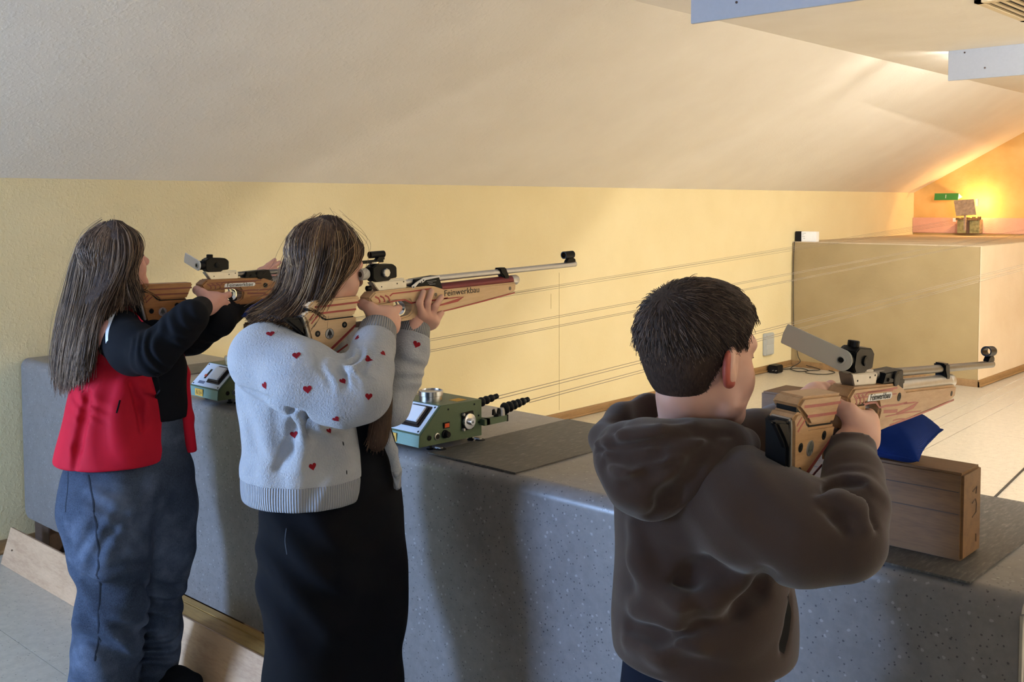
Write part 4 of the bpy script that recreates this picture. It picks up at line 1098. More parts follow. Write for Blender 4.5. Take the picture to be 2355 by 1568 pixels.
def m_rib(name, c, centre, axis, count, strength=0.8):
    """knitted rib running along AXIS"""
    ax = nrm_(axis); a = np.cross(ax, [0.2, 0.9, 0.37]); a = nrm_(a); b = np.cross(ax, a)
    t = NT(name, 0.9, spec=0.15, col=lin(c)); p = t.pos()
    sub = t.n('ShaderNodeVectorMath'); sub.operation = 'SUBTRACT'; t.l(p, sub.inputs[0]); sub.inputs[1].default_value = tuple(centre)
    def dot(v):
        x = t.n('ShaderNodeVectorMath'); x.operation = 'DOT_PRODUCT'; t.l(sub.outputs[0], x.inputs[0]); x.inputs[1].default_value = tuple(v); return x.outputs['Value']
    ang = t.math('ARCTAN2', dot(a), dot(b))
    s_ = t.math('SINE', t.math('MULTIPLY', ang, float(count)))
    t.bump(s_, strength, 0.003); t.bump(t.noise(p, 700, 2), 0.3, 0.002)
    t.base(t.ramp(t.math('MULTIPLY', t.math('ADD', s_, 1.0), 0.5), [(0.0, tuple(x * 0.72 for x in lin(c)[:3]) + (1,)), (0.6, lin(c))]))
    return t.m

# ---- head: local frame y forward, x to the person's right, z up; head height about 0.215
def head_rot(yaw, pitch, roll):
    a = -math.radians(yaw); b = -math.radians(pitch); c = math.radians(roll)
    Rz = A3([[math.cos(a), -math.sin(a), 0], [math.sin(a), math.cos(a), 0], [0, 0, 1]])
    Rx = A3([[1, 0, 0], [0, math.cos(b), -math.sin(b)], [0, math.sin(b), math.cos(b)]])
    Ry = A3([[math.cos(c), 0, math.sin(c)], [0, 1, 0], [-math.sin(c), 0, math.cos(c)]])
    return Rz @ Rx @ Ry
def head_vol(c, Rm, s, neck_to, neck_r, h=0.0026, ears=True):
    c = A3(c); T = lambda *p: c + Rm @ (A3(p) * s)
    v = Vol(c - 0.20 * s, c + 0.20 * s, h)
    E = lambda p, r, k=0.02, op='+': v.ell(T(*p), A3(r) * s, Rm, k * s, op)
    K = lambda p, q, ra, rb, k=0.012, op='+': v.cap(T(*p), T(*q), ra * s, rb * s, k * s, op)
    E((0, -0.014, 0.040), (0.071, 0.088, 0.074)); E((0, 0.022, 0.005), (0.058, 0.062, 0.090), 0.03)
    E((0, 0.030, -0.052), (0.046, 0.050, 0.044), 0.03); K((-0.012, 0.066, -0.087), (0.012, 0.066, -0.087), 0.014, 0.014, 0.022)
    for q in (1, -1):
        E((q * 0.034, 0.050, -0.030), (0.026, 0.026, 0.032), 0.024)
        K((q * 0.052, 0.010, -0.066), (q * 0.016, 0.062, -0.088), 0.018, 0.014, 0.03)
        K((q * 0.046, 0.064, 0.026), (q * 0.014, 0.078, 0.024), 0.010, 0.010, 0.016)
        E((q * 0.030, 0.090, 0.004), (0.017, 0.014, 0.011), 0.012, '-')
        E((q * 0.030, 0.068, 0.004), (0.0135, 0.0135, 0.0125), 0.003)
        K((q * 0.018, 0.0795, 0.0085), (q * 0.042, 0.0735, 0.0075), 0.0035, 0.003, 0.004)
        E((q * 0.0095, 0.088, -0.028), (0.0085, 0.009, 0.008), 0.007)
        if ears:
            EAR = Rm @ A3([[math.cos(q * 0.42), 0, 0], [0, 1, 0], [0, 0, 1]]) if False else Rm
            v.ell(T(q * 0.074, -0.008, 0.000), A3((0.010, 0.019, 0.031)) * s, Rm @ A3([[math.cos(0.5), -q * math.sin(0.5), 0], [q * math.sin(0.5), math.cos(0.5), 0], [0, 0, 1]]), 0.006 * s)
            E((q * 0.084, 0.000, 0.003), (0.006, 0.010, 0.018), 0.005, '-')
    K((0, 0.077, 0.016), (0, 0.098, -0.020), 0.0075, 0.0105, 0.012); v.ball(T(0, 0.098, -0.023), 0.0105 * s, 0.008 * s)
    K((-0.020, 0.074, -0.054), (0.0, 0.083, -0.0515), 0.0045, 0.0058, 0.006); K((0.020, 0.074, -0.054), (0.0, 0.083, -0.0515), 0.0045, 0.0058, 0.006)
    K((-0.015, 0.076, -0.0615), (0.015, 0.076, -0.0615), 0.0058, 0.0058, 0.007)
    K((-0.020, 0.082, -0.0565), (0.020, 0.082, -0.0565), 0.0018, 0.0018, 0.003, '-')
    v.cap(T(0, -0.025, -0.055), A3(neck_to), neck_r, neck_r * 1.05, 0.03)
    v.T = T; return v
Mlip = plain('lip_skin', '#a86a62', 0.45, var=0.05)
def face_bits(T, Rm, s, parent):
    """eyebrows and lashes"""
    for q in (1, -1):
        MB().tube([T(q * 0.014, 0.0885, 0.030), T(q * 0.028, 0.0865, 0.034), T(q * 0.044, 0.0755, 0.031)], [0.0022 * s, 0.0028 * s, 0.0012 * s], 6).build('eyebrow', Mbrow, parent, smooth=True)
        MB().tube([T(q * 0.018, 0.0820, 0.0050), T(q * 0.030, 0.0835, 0.0045), T(q * 0.043, 0.0755, 0.0045)], 0.0012 * s, 6).build('eyelashes', Mbrow, parent, smooth=True)
Mbrow = plain('brow_hair', '#4a352a', 0.7)

def RW(o, pts):
    M_ = o.matrix_basis
    return [A3(M_ @ Vector(p)) for p in pts]
def right_hand(rif, wrist, h=0.0022, spd=1.0):
    """hand closed on the pistol grip, index finger at the trigger (points in the rifle's frame)"""
    p2 = lambda yz, x: (x, yz[0], yz[1])
    W = lambda yz, x: RW(rif, [p2(yz, x)])[0]
    c = W((-0.0695,-0.0214), 0.02); v = Vol(c - 0.14, c + 0.14, h); k = 0.010; sc = rif.scale[0]
    ch = lambda pts, kk=k: v.chain([(W(a, x), r * sc) for a, x, r in pts], kk)
    v.chain([(A3(wrist), 0.026 * sc), (W((-0.0938,-0.0338), 0.046), 0.024 * sc), (W((-0.0805,-0.0181), 0.043), 0.021 * sc)], 0.02)
    ch([((-0.0898,-0.0319), 0.040, 0.022), ((-0.0669,-0.0364), 0.042, 0.018)], 0.018)
    ch([((-0.1001,-0.0026), 0.034, 0.017), ((-0.0741,-0.0052), 0.041, 0.015)], 0.02)
    for kx in ((-0.0632,-0.0065), (-0.0466,-0.0239), (-0.0459,-0.0389), (-0.0503,-0.0528)): v.cap(W((-0.0866,-0.026), 0.042), W(kx, 0.042), 0.017 * sc, 0.0125 * sc, 0.014)
    ch([((-0.0631,-0.0055), 0.043, 0.0128), ((-0.0371,-0.0051), 0.036, 0.0102), ((-0.0181,-0.0026), 0.024, 0.0092), ((-0.0121,-0.0027), 0.009, 0.0082)], 0.006)
    ch([((-0.0466,-0.0239), 0.043, 0.0125), ((-0.0277,-0.0304), 0.028, 0.0106), ((-0.0238,-0.0334), 0.006, 0.0094), ((-0.0369,-0.0371), -0.014, 0.0085)], 0.006)
    ch([((-0.0459,-0.0389), 0.041, 0.0120), ((-0.0301,-0.0453), 0.027, 0.0102), ((-0.0282,-0.0493), 0.006, 0.0090), ((-0.0412,-0.05), -0.013, 0.0082)], 0.006)
    ch([((-0.0503,-0.0528), 0.036, 0.0110), ((-0.0364,-0.0592), 0.024, 0.0092), ((-0.0345,-0.0612), 0.006, 0.0082), ((-0.0465,-0.0629), -0.010, 0.0076)], 0.006)
    ch([((-0.1004,-0.0156), 0.036, 0.0165), ((-0.1128,0.0077), 0.026, 0.0140), ((-0.1127,0.0147), 0.000, 0.0122), ((-0.0967,0.0133), -0.024, 0.0108), ((-0.0709,0.0067), -0.029, 0.0092)], 0.010)
    return v
def finger_hand(wrist, palm, fingers, thumb, h=0.0022, pr=0.021, wr_=0.022):
    pts = [wrist, *palm] + [p for f in fingers for p in f] + list(thumb)
    lo = np.min(A3(pts), 0) - 0.045; hi = np.max(A3(pts), 0) + 0.045
    v = Vol(lo, hi, h)
    v.chain([(wrist, wr_)] + [(p, pr) for p in palm], 0.02)
    for f in fingers:
        r = np.linspace(0.0105, 0.0074, len(f)); v.cap(palm[-1], f[0], pr * 0.72, 0.0112, 0.014); v.chain(list(zip(f, r)), 0.005)
    if thumb: v.chain(list(zip(thumb, np.linspace(0.0145, 0.0085, len(thumb)))), 0.010)
    return v

Mskin = m_skin('fair_skin', '#cf9f8c', '#d9ae9c')
Mskin2 = m_skin('fair_skin_pink', '#cc968a', '#d8a79a')
HEART = []
for k in range(26):
    a = 2 * PI * k / 26; HEART.append((0.062 * 16 * math.sin(a) ** 3 / 1.05, 0.062 * (13 * math.cos(a) - 5 * math.cos(2 * a) - 2 * math.cos(3 * a) - math.cos(4 * a)) + 0.1))
OVAL = [(0.35 * math.cos(2 * PI * k / 14), math.sin(2 * PI * k / 14)) for k in range(14)]
Mheart = m_cloth('red_heart_knit', '#8e1722', '#7c121c', 0.9, 900, 0.3)

# ---------------------------------------------------------------- person in the heart cardigan
def person_cardigan():
    root = thing('person', 'long-haired person in a white cardigan with red hearts and black trousers, aiming a pale rifle', 'person', (0, 0, 0), 'shooters at the counter')
    Mcard = m_cloth('white_brushed_knit', '#b6b8bc', '#a5a8ae', 0.95, 420, 0.6, 9, 0.35, 1.0, 190)
    Mblk = m_cloth('black_cotton', '#080910', '#06070b', 0.9, 800, 0.2)
    hc = (-2.112, 1.585, 1.440); Rm = head_rot(9, 9, 6)
    hv = head_vol(hc, Rm, 1.0, (-2.167,1.557,1.273), 0.046)
    # body: one figure under the clothes
    b = Vol((-2.62, 1.1, -0.01), (-1.6, 2.1, 1.4), 0.008)
    b.chain([((-2.167,1.557,1.273), 0.05), ((-2.174,1.548,1.24), 0.09), ((-2.17,1.544,1.13), 0.10), ((-2.152,1.561,0.952), 0.10), ((-2.122,1.577,0.798), 0.125)], 0.05)
    b.cap((-2.117,1.409,1.23), (-2.226,1.704,1.219), 0.055, 0.055, 0.04)
    b.chain([((-2.117,1.409,1.23), 0.045), ((-1.892,1.518,1.165), 0.036), ((-1.987,1.637,1.287), 0.026)], 0.03)
    b.chain([((-2.226,1.704,1.219), 0.045), ((-2.039,1.731,1.085), 0.034), ((-2.04,1.821,1.295), 0.024)], 0.03)
    b.chain([((-2.088,1.511,0.765), 0.09), ((-2.071,1.49,0.438), 0.06), ((-2.059,1.476,0.096), 0.042), ((-1.993,1.456,0.04), 0.035)], 0.04)
    b.chain([((-2.119,1.657,0.723), 0.09), ((-2.056,1.623,0.396), 0.06), ((-2.02,1.593,0.082), 0.042), ((-1.97,1.571,0.04), 0.035)], 0.04)
    lh = finger_hand((-2.045,1.822,1.29), [(-2.045,1.853,1.288), (-2.04,1.872,1.291)],
        [[(-2.018,1.823,1.313), (-2.013,1.809,1.344), (-2.018,1.828,1.372)], [(-2.018,1.841,1.307), (-2.013,1.837,1.342), (-2.018,1.856,1.373)],
         [(-2.018,1.857,1.3), (-2.014,1.864,1.33), (-2.018,1.892,1.355)], [(-2.022,1.871,1.292), (-2.022,1.884,1.303), (-2.025,1.899,1.311)]],
        [(-2.07,1.876,1.28), (-2.085,1.905,1.294), (-2.085,1.93,1.322)])
    rh = right_hand(RIF2, (-1.992,1.639,1.282))
    vol_obj('body', [hv, b, lh, rh], Mskin, root)
    face_bits(hv.T, Rm, 1.0, root)
    # trousers and dark top
    d = Vol((-2.75, 1.15, 0.02), (-1.6, 2.1, 1.22), 0.007)
    d.chain([((-2.184,1.629,1.174), 0.10), ((-2.164,1.64,1.05), 0.118), ((-2.139,1.64,0.939), 0.138), ((-2.134,1.624,0.83), 0.150), ((-2.124,1.598,0.736), 0.15)], 0.06)
    d.chain([((-2.114,1.518,0.802), 0.118), ((-2.088,1.506,0.69), 0.112), ((-2.073,1.499,0.587), 0.104), ((-2.069,1.491,0.429), 0.104), ((-2.073,1.488,0.073), 0.105)], 0.06)
    d.chain([((-2.134,1.673,0.762), 0.122), ((-2.117,1.667,0.641), 0.120), ((-2.08,1.639,0.543), 0.112), ((-2.05,1.616,0.392), 0.105), ((-2.023,1.59,0.082), 0.10)], 0.07)
    d.half((0, 0, 0.045), (0, 0, -1))
    d.wrinkle((-2.055,1.442,0.705), 0.30, (0.3, 0.3, 1), 0.16, 0.006, 1.5, 3); d.wrinkle((-2,1.623,0.614), 0.3, (0.6, 0.5, 0.3), 0.14, 0.005, 1.2, 5)
    tro = vol_obj('trousers', d, Mblk, root, 2)
    strip(bvh([tro]), [((-0.83,0.573,1.29),(-3.32,2.291,0.36)), ((-0.831,0.571,1.277),(-3.322,2.286,0.31)), ((-0.829,0.572,1.265),(-3.316,2.288,0.26))], 0.003, plain('dull_thread', '#3c4148', 0.9), 'pocket_seam', root)
    for px_, (fx, fy) in enumerate(((-2.055,1.478,0.075)[:2], (-2.013,1.585,0.066)[:2])):
        s_ = Vol((fx - 0.16, fy - 0.16, 0.0), (fx + 0.16, fy + 0.22, 0.13), 0.005)
        s_.chain([((fx - 0.02, fy - 0.06, 0.042), 0.04), ((fx + 0.04, fy + 0.09, 0.038), 0.036), ((fx + 0.06, fy + 0.13, 0.034), 0.030)], 0.03); s_.half((0, 0, 0.006), (0, 0, -1))
        vol_obj('shoe', s_, Mblk, root)
    # cardigan
    v = Vol((-2.60, 1.15, 0.72), (-1.62, 2.05, 1.40), 0.0042)
    v.chain([((-2.183,1.555,1.249), 0.095), ((-2.183,1.536,1.185), 0.130), ((-2.16,1.523,1.101), 0.132), ((-2.133,1.525,0.973), 0.138), ((-2.128,1.524,0.897), 0.142), ((-2.123,1.521,0.777), 0.134)], 0.05)
    v.cap((-2.156,1.471,1.26), (-2.246,1.712,1.216), 0.066, 0.07, 0.05)
    v.chain([((-2.108,1.404,1.234), 0.090), ((-1.99,1.428,1.195), 0.085), ((-1.907,1.477,1.163), 0.070), ((-1.874,1.508,1.166), 0.060)], 0.035)
    v.chain([((-1.874,1.508,1.166), 0.060), ((-1.91,1.552,1.212), 0.056), ((-1.953,1.604,1.254), 0.048), ((-1.986,1.645,1.285), 0.041), ((-2.007,1.668,1.311), 0.040)], 0.03)
    v.chain([((-2.242,1.716,1.216), 0.08), ((-2.103,1.728,1.119), 0.062), ((-2.033,1.723,1.084), 0.046), ((-2.038,1.764,1.153), 0.049), ((-2.045,1.803,1.216), 0.046), ((-2.055,1.825,1.268), 0.037), ((-2.059,1.845,1.31), 0.036)], 0.03)
    v.chain([((-1.993,1.661,1.043), 0.02), ((-1.972,1.677,0.988), 0.013), ((-1.969,1.689,0.932), 0.012), ((-1.974,1.695,0.893), 0.011)], 0.01)
    # folds at the elbow, under the sleeve, down the back
    v.wrinkle((-1.885,1.474,1.224), 0.085, (0.8, 0.3, 0.5), 0.030, 0.0055, 1.0, 4)
    v.wrinkle((-2.033,1.444,1.014), 0.17, (0.75, 0.55, 0.12), 0.075, 0.0055, 1.3, 8)
    v.wrinkle((-1.99,1.757,1.19), 0.09, (0.2, 0.2, 1), 0.045, 0.005, 1.0, 2)
    v.wrinkle((-2.171,1.427,1.038), 0.14, (0.5, 0.4, 0.5), 0.08, 0.004, 1.0, 12)
    v.stroke([((-0.866,0.549,1.424),(-3.465,2.196,0.897)), ((-0.846,0.567,1.412),(-3.385,2.267,0.849)), ((-0.824,0.586,1.4),(-3.298,2.344,0.802)), ((-0.802,0.605,1.386),(-3.21,2.422,0.743)), ((-0.79,0.617,1.384),(-3.161,2.467,0.738))], 0.010, -0.002, 0.010, '-')
    v.stroke([((-0.799,0.613,1.443),(-3.196,2.452,0.972)), ((-0.794,0.617,1.437),(-3.178,2.467,0.948)), ((-0.792,0.619,1.428),(-3.167,2.474,0.911))], 0.006, 0.0, 0.008, '-')
    v.stroke([((-0.795,0.616,1.445),(-3.182,2.466,0.982)), ((-0.789,0.623,1.442),(-3.154,2.49,0.968)), ((-0.781,0.629,1.429),(-3.123,2.515,0.918))], 0.007, 0.001, 0.010, '+')
    v.stroke([((-0.83,0.581,1.405),(-3.32,2.325,0.819)), ((-0.828,0.582,1.388),(-3.313,2.326,0.752)), ((-0.83,0.578,1.367),(-3.32,2.314,0.668)), ((-0.838,0.57,1.348),(-3.352,2.279,0.593))], 0.012, -0.004, 0.02, '-')
    v.stroke([((-0.824,0.586,1.396),(-3.297,2.344,0.785)), ((-0.82,0.588,1.371),(-3.281,2.351,0.685)), ((-0.823,0.584,1.348),(-3.29,2.336,0.593))], 0.014, -0.004, 0.02, '+')
    v.ell(A3((-2.172,1.568,1.299)), (0.062, 0.062, 0.06), None, 0.02, '-')
    zh = (-2.012,1.439,0.875)[2]; zr = zh + 0.058
    cA, cB = A3((-1.962,1.617,1.263)), A3((-2.007,1.668,1.311)); wax = nrm_(cB - cA); cend = A3((-1.996,1.656,1.297)); cst = cend - wax * 0.048
    dA, dB = A3((-2.055,1.825,1.268)), A3((-2.059,1.845,1.31)); lax = nrm_(dB - dA); lend = A3((-2.058,1.841,1.298)); lst = lend - lax * 0.045
    def near(vol, c, R_, n, keep_beyond):
        # cut the sleeve only near the cuff
        X, Y, Z = vol._pts((slice(None),) * 3); g = (X - c[0]) ** 2 + (Y - c[1]) ** 2 + (Z - c[2]) ** 2 < R_ ** 2
        dd = (X - c[0]) * n[0] + (Y - c[1]) * n[1] + (Z - c[2]) * n[2]
        vol.F = np.where(g, np.maximum(vol.F, (dd if not keep_beyond else -dd)), vol.F).astype(np.float32)
    main = clone(v); main.half((0, 0, zr), (0, 0, -1)); near(main, cst, 0.12, wax, False); near(main, lst, 0.10, lax, False)
    card = vol_obj('cardigan', main, Mcard, root, 1)
    hem = clone(v); hem.F = hem.F + 0.001; hem.half((0, 0, zh), (0, 0, -1), 0.006); hem.half((0, 0, zr + 0.004), (0, 0, 1))
    vol_obj('hem_rib', hem, m_rib('hem_rib_knit', '#b0b2b8', (-2.127,1.523,0.864), (0, 0, 1), 150), root)
    for c0, c1, n, nm in ((cst, cend, wax, 'cuff'), (lst, lend, lax, 'cuff')):
        cu = clone(v); mid = (c0 + c1) / 2
        X, Y, Z = cu._pts((slice(None),) * 3)
        cu.F = np.maximum(cu.F + 0.0012, np.sqrt((X - mid[0]) ** 2 + (Y - mid[1]) ** 2 + (Z - mid[2]) ** 2) - 0.075).astype(np.float32)
        cu.half(c0 - n * 0.003, -n); cu.half(c1, n, 0.006)
        vol_obj(nm, cu, m_rib('cuff_rib_knit', '#a8a7a8', mid, n, 48), root)
    tr = bvh([card])
    for (l_, sz, ro) in ((((-0.848,0.57,1.476),(-3.391,2.28,1.106)), 0.0105, 0.25), (((-0.829,0.586,1.456),(-3.315,2.344,1.022)), 0.0105, 0.15), (((-0.85,0.564,1.427),(-3.4,2.257,0.907)), 0.0095, 0.5), (((-0.82,0.592,1.423),(-3.28,2.368,0.892)), 0.0105, 0.1), (((-0.795,0.616,1.431),(-3.181,2.462,0.923)), 0.009, 0.2), (((-0.777,0.632,1.416),(-3.107,2.527,0.864)), 0.009, -0.1), (((-0.799,0.61,1.395),(-3.194,2.439,0.778)), 0.009, 0.6),
                         (((-0.828,0.582,1.38),(-3.311,2.326,0.718)), 0.0095, 0.2), (((-0.814,0.592,1.349),(-3.255,2.369,0.596)), 0.010, 0.15), (((-0.787,0.626,1.472),(-3.147,2.505,1.09)), 0.008, -0.5), (((-0.778,0.633,1.452),(-3.114,2.531,1.008)), 0.009, 0.8), (((-0.768,0.643,1.457),(-3.071,2.572,1.03)), 0.008, 0.3), (((-0.745,0.665,1.466),(-2.979,2.66,1.063)), 0.011, -0.5), (((-0.804,0.604,1.383),(-3.214,2.417,0.731)), 0.008, 0.0), (((-0.761,0.644,1.386),(-3.042,2.578,0.742)), 0.008, 0.6)):
        decal(tr, l_, HEART, sz, Mheart, 'heart_motif', root, ro)
    for l_ in (((-0.793,0.613,1.371),(-3.172,2.452,0.685)), ((-0.79,0.614,1.344),(-3.159,2.457,0.574))): decal(tr, l_, OVAL, 0.0055, Mblk, 'buttonhole', root)
    # hair
    Mh = m_hair('brown_hair_with_blond_streaks', '#30221b', '#664d3c', '#b8966e'); Mc = m_core('hair_mass', '#46342a', '#2b1f19')
    gs = [
        [(-2.09,1.609,1.562), (-2.078,1.645,1.533), (-2.067,1.667,1.494), (-2.059,1.658,1.465), (-2.043,1.616,1.438), (-2.04,1.577,1.421), (-2.039,1.549,1.397), (-2.063,1.537,1.358), (-2.073,1.511,1.323)],
        [(-2.087,1.598,1.566), (-2.052,1.608,1.537), (-2.03,1.612,1.497), (-2.023,1.595,1.457), (-2.024,1.564,1.426), (-2.028,1.538,1.4), (-2.044,1.513,1.358), (-2.056,1.486,1.32)],
        [(-2.085,1.586,1.568), (-2.046,1.58,1.536), (-2.022,1.571,1.485), (-2.019,1.549,1.434), (-2.032,1.528,1.392), (-2.044,1.5,1.351), (-2.047,1.467,1.316)],
        [(-2.092,1.581,1.569), (-2.051,1.561,1.533), (-2.025,1.54,1.476), (-2.029,1.526,1.419), (-2.039,1.512,1.372), (-2.049,1.494,1.339), (-2.049,1.465,1.31)],
        [(-2.098,1.575,1.569), (-2.069,1.544,1.533), (-2.047,1.512,1.471), (-2.052,1.496,1.409), (-2.062,1.483,1.362), (-2.065,1.465,1.332), (-2.06,1.441,1.311)],
        [(-2.111,1.576,1.568), (-2.096,1.533,1.529), (-2.083,1.5,1.47), (-2.086,1.485,1.408), (-2.092,1.469,1.366), (-2.09,1.442,1.34), (-2.082,1.407,1.323)],
        [(-2.13,1.586,1.567), (-2.133,1.539,1.532), (-2.134,1.507,1.474), (-2.134,1.489,1.41), (-2.129,1.462,1.368), (-2.124,1.424,1.343), (-2.121,1.385,1.326)],
        [(-2.149,1.595,1.565), (-2.184,1.56,1.53), (-2.205,1.536,1.47), (-2.205,1.518,1.411), (-2.194,1.484,1.366), (-2.19,1.445,1.341), (-2.185,1.407,1.323)],
        [(-2.171,1.616,1.563), (-2.224,1.591,1.524), (-2.254,1.572,1.462), (-2.254,1.554,1.401), (-2.25,1.527,1.358), (-2.245,1.489,1.333), (-2.239,1.452,1.315)],
        [(-2.177,1.637,1.561), (-2.24,1.63,1.517), (-2.273,1.622,1.453), (-2.279,1.612,1.385), (-2.273,1.587,1.341), (-2.276,1.554,1.309)],
    ]
    hv2 = Vol((-2.55, 1.25, 1.15), (-1.85, 1.85, 1.63), 0.0045)
    T = hv.T
    hv2.ell(T(0, -0.016, 0.042), (0.0725, 0.0895, 0.0755), Rm, 0.01); SOL = (T(0, -0.016, 0.042), (0.0765, 0.0945, 0.0800), Rm)
    hair_core(hv2, gs, 0.012, 0.007, 0.02, 3, 0.019, hc)
    FC = [(T(0.032, 0.094, -0.048), (0.072, 0.078, 0.088), Rm), (T(0.078, 0.040, -0.070), (0.055, 0.050, 0.064), Rm)]
    for f_ in FC: hv2.ell(f_[0], f_[1], f_[2], 0.008, '-')
    vol_obj('hair', hv2, Mc, root)
    hair_strands(gs, 4200, 'hair_strands', Mh, root, (0.0012, 0.0006), 0.0050, 0.012, hc, 18, 0.0035, 3, 1.7, FC, SOL)
    hair_strands([g[:6] for g in gs], 60, 'loose_strands', Mh, root, (0.0005, 0.0003), 0.014, 0.0, hc, 14, 0.010, 9, 2.2, FC)
    lock = [[(-2.001,1.662,1.157), (-1.991,1.647,1.105), (-1.982,1.631,1.054), (-1.982,1.621,1.011)], [(-1.995,1.667,1.151), (-1.981,1.656,1.1), (-1.975,1.644,1.048), (-1.976,1.633,1.005)], [(-1.996,1.68,1.144), (-1.985,1.672,1.091), (-1.979,1.661,1.045), (-1.981,1.649,1.01)]]
    lk = Vol((-2.2, 1.4, 0.9), (-1.6, 2.0, 1.3), 0.005); hair_core(lk, lock, 0.011, 0.008, 0.02, 2)
    vol_obj('hair_lock', lk, Mc, root); hair_strands(lock, 420, 'lock_strands', Mh, root, (0.0010, 0.0005), 0.005, 0.0, None, 12, 0.003, 5)
    return root
person_cardigan()

# ---------------------------------------------------------------- person in the red jacket
def person_jacket():
    root = thing('person', 'long-haired person in a red jacket with black sleeves and blue jeans, aiming a brown rifle', 'person', (0, 0, 0), 'shooters at the counter')
    Mredc = m_cloth('red_softshell', '#c4152f', '#b01129', 0.75, 700, 0.15, 5)
    Mslv = m_cloth('black_sleeve', '#0b0d13', '#08090e', 0.88, 700, 0.2)
    def m_denim():
        t = NT('washed_denim', 0.9, spec=0.15); p = t.coord()
        f = t.noise(p, 4.5, 4, 0.6); g = t.noise(t.mapping(p, (240, 240, 60)), 3, 2)
        c = t.ramp(f, [(0.3, lin('#1f2530')), (0.50, lin('#3a4352')), (0.74, lin('#77839a'))])
        c = t.mix(0.35, c, t.ramp(g, [(0.3, lin('#1d2430')), (0.7, lin('#66728a'))]))
        t.base(c); t.bump(g, 0.25, 0.002); return t.m
    Mden = m_denim()
    hc = (-3.237, 1.592, 1.418); Rm = head_rot(2, -11, 0)
    hv = head_vol(hc, Rm, 1.0, (-3.259,1.592,1.235), 0.046)
    b = Vol((-3.85, 1.1, -0.01), (-2.75, 2.25, 1.4), 0.008)
    b.chain([((-3.259,1.592,1.235), 0.05), ((-3.251,1.595,1.178), 0.085), ((-3.239,1.596,1.051), 0.10), ((-3.208,1.584,0.857), 0.105), ((-3.183,1.582,0.704), 0.13)], 0.05)
    b.cap((-3.117,1.515,1.197), (-3.296,1.743,1.161), 0.05, 0.05, 0.04)
    b.chain([((-3.113,1.519,1.19), 0.045), ((-2.921,1.544,1.155), 0.036), ((-3.085,1.811,1.266), 0.026)], 0.03)
    b.chain([((-3.295,1.743,1.153), 0.045), ((-3.171,1.831,1.155), 0.034), ((-3.22,2.109,1.306), 0.024)], 0.03)
    b.chain([((-3.139,1.5,0.701), 0.10), ((-3.121,1.495,0.413), 0.062), ((-3.141,1.48,0.076), 0.040), ((-3.033,1.447,0.07), 0.028)], 0.04)
    b.chain([((-3.187,1.697,0.651), 0.10), ((-3.169,1.692,0.348), 0.060), ((-3.176,1.668,0.117), 0.040), ((-3.17,1.67,0.052), 0.028)], 0.04)
    lh = finger_hand((-3.22,2.105,1.303), [(-3.215,2.119,1.337), (-3.21,2.127,1.353)],
        [[(-3.21,2.125,1.365), (-3.21,2.153,1.383), (-3.21,2.181,1.401)], [(-3.2,2.137,1.359), (-3.2,2.166,1.376), (-3.2,2.195,1.392)],
         [(-3.19,2.137,1.347), (-3.19,2.171,1.361), (-3.19,2.201,1.373)], [(-3.18,2.123,1.335), (-3.18,2.156,1.34), (-3.18,2.182,1.345)]],
        [(-3.23,2.116,1.324), (-3.235,2.13,1.351), (-3.235,2.149,1.369)])
    rh = right_hand(RIF1, (-3.085,1.806,1.262))
    vol_obj('body', [hv, b, lh, rh], Mskin2, root)
    face_bits(hv.T, Rm, 1.0, root)
    # jeans
    j = Vol((-3.9, 1.05, 0.02), (-2.75, 2.2, 1.05), 0.0055)
    j.chain([((-3.201,1.586,0.8), 0.145), ((-3.183,1.582,0.704), 0.165)], 0.06); j.chain([((-3.165,1.68,0.883), 0.088), ((-3.17,1.667,0.762), 0.115)], 0.05)
    j.chain([((-3.194,1.518,0.715), 0.132), ((-3.154,1.495,0.643), 0.132), ((-3.116,1.493,0.504), 0.115), ((-3.108,1.493,0.403), 0.090), ((-3.111,1.484,0.322), 0.097), ((-3.123,1.479,0.222), 0.096), ((-3.138,1.47,0.094), 0.094), ((-3.147,1.47,0.032), 0.096)], 0.05)
    j.chain([((-3.179,1.695,0.697), 0.112), ((-3.182,1.698,0.593), 0.112), ((-3.165,1.704,0.463), 0.088), ((-3.17,1.692,0.362), 0.072), ((-3.179,1.68,0.305), 0.064), ((-3.175,1.676,0.208), 0.071), ((-3.18,1.664,0.117), 0.072), ((-3.181,1.66,0.067), 0.074)], 0.05)
    for q, (c_, R_, ax, wl, am) in enumerate((((-3.049,1.452,0.402), 0.17, (0.2, 0.2, 1), 0.08, 0.012), ((-3.043,1.445,0.229), 0.17, (0.4, 0.5, 0.9), 0.095, 0.013), ((-3.095,1.647,0.292), 0.15, (0.3, 0.3, 1), 0.07, 0.011), ((-3.101,1.632,0.165), 0.13, (0.3, -0.2, 1), 0.065, 0.010), ((-3.01,1.509,0.696), 0.2, (0.3, 0.2, 1), 0.09, 0.004), ((-3.045,1.467,0.563), 0.18, (0.8, 0.5, 0.3), 0.10, 0.004))):
        j.wrinkle(c_, R_, ax, wl, am, 1.4, q + 20)
    j.half((0, 0, 0.035), (0, 0, -1))
    je = vol_obj('jeans', j, Mden, root, 1); tj = bvh([je])
    Mst = plain('dark_denim_seam', '#1c2433', 0.9)
    strip(tj, [((-0.971,0.445,1.342),(-3.885,1.78,0.567)), ((-0.967,0.447,1.318),(-3.868,1.789,0.47)), ((-0.963,0.448,1.284),(-3.854,1.792,0.337)), ((-0.961,0.448,1.255),(-3.844,1.793,0.22)), ((-0.959,0.448,1.23),(-3.838,1.792,0.12)), ((-0.959,0.446,1.197),(-3.837,1.783,-0.014)), ((-0.961,0.442,1.163),(-3.842,1.768,-0.147))], 0.006, Mst, 'side_seam', root)
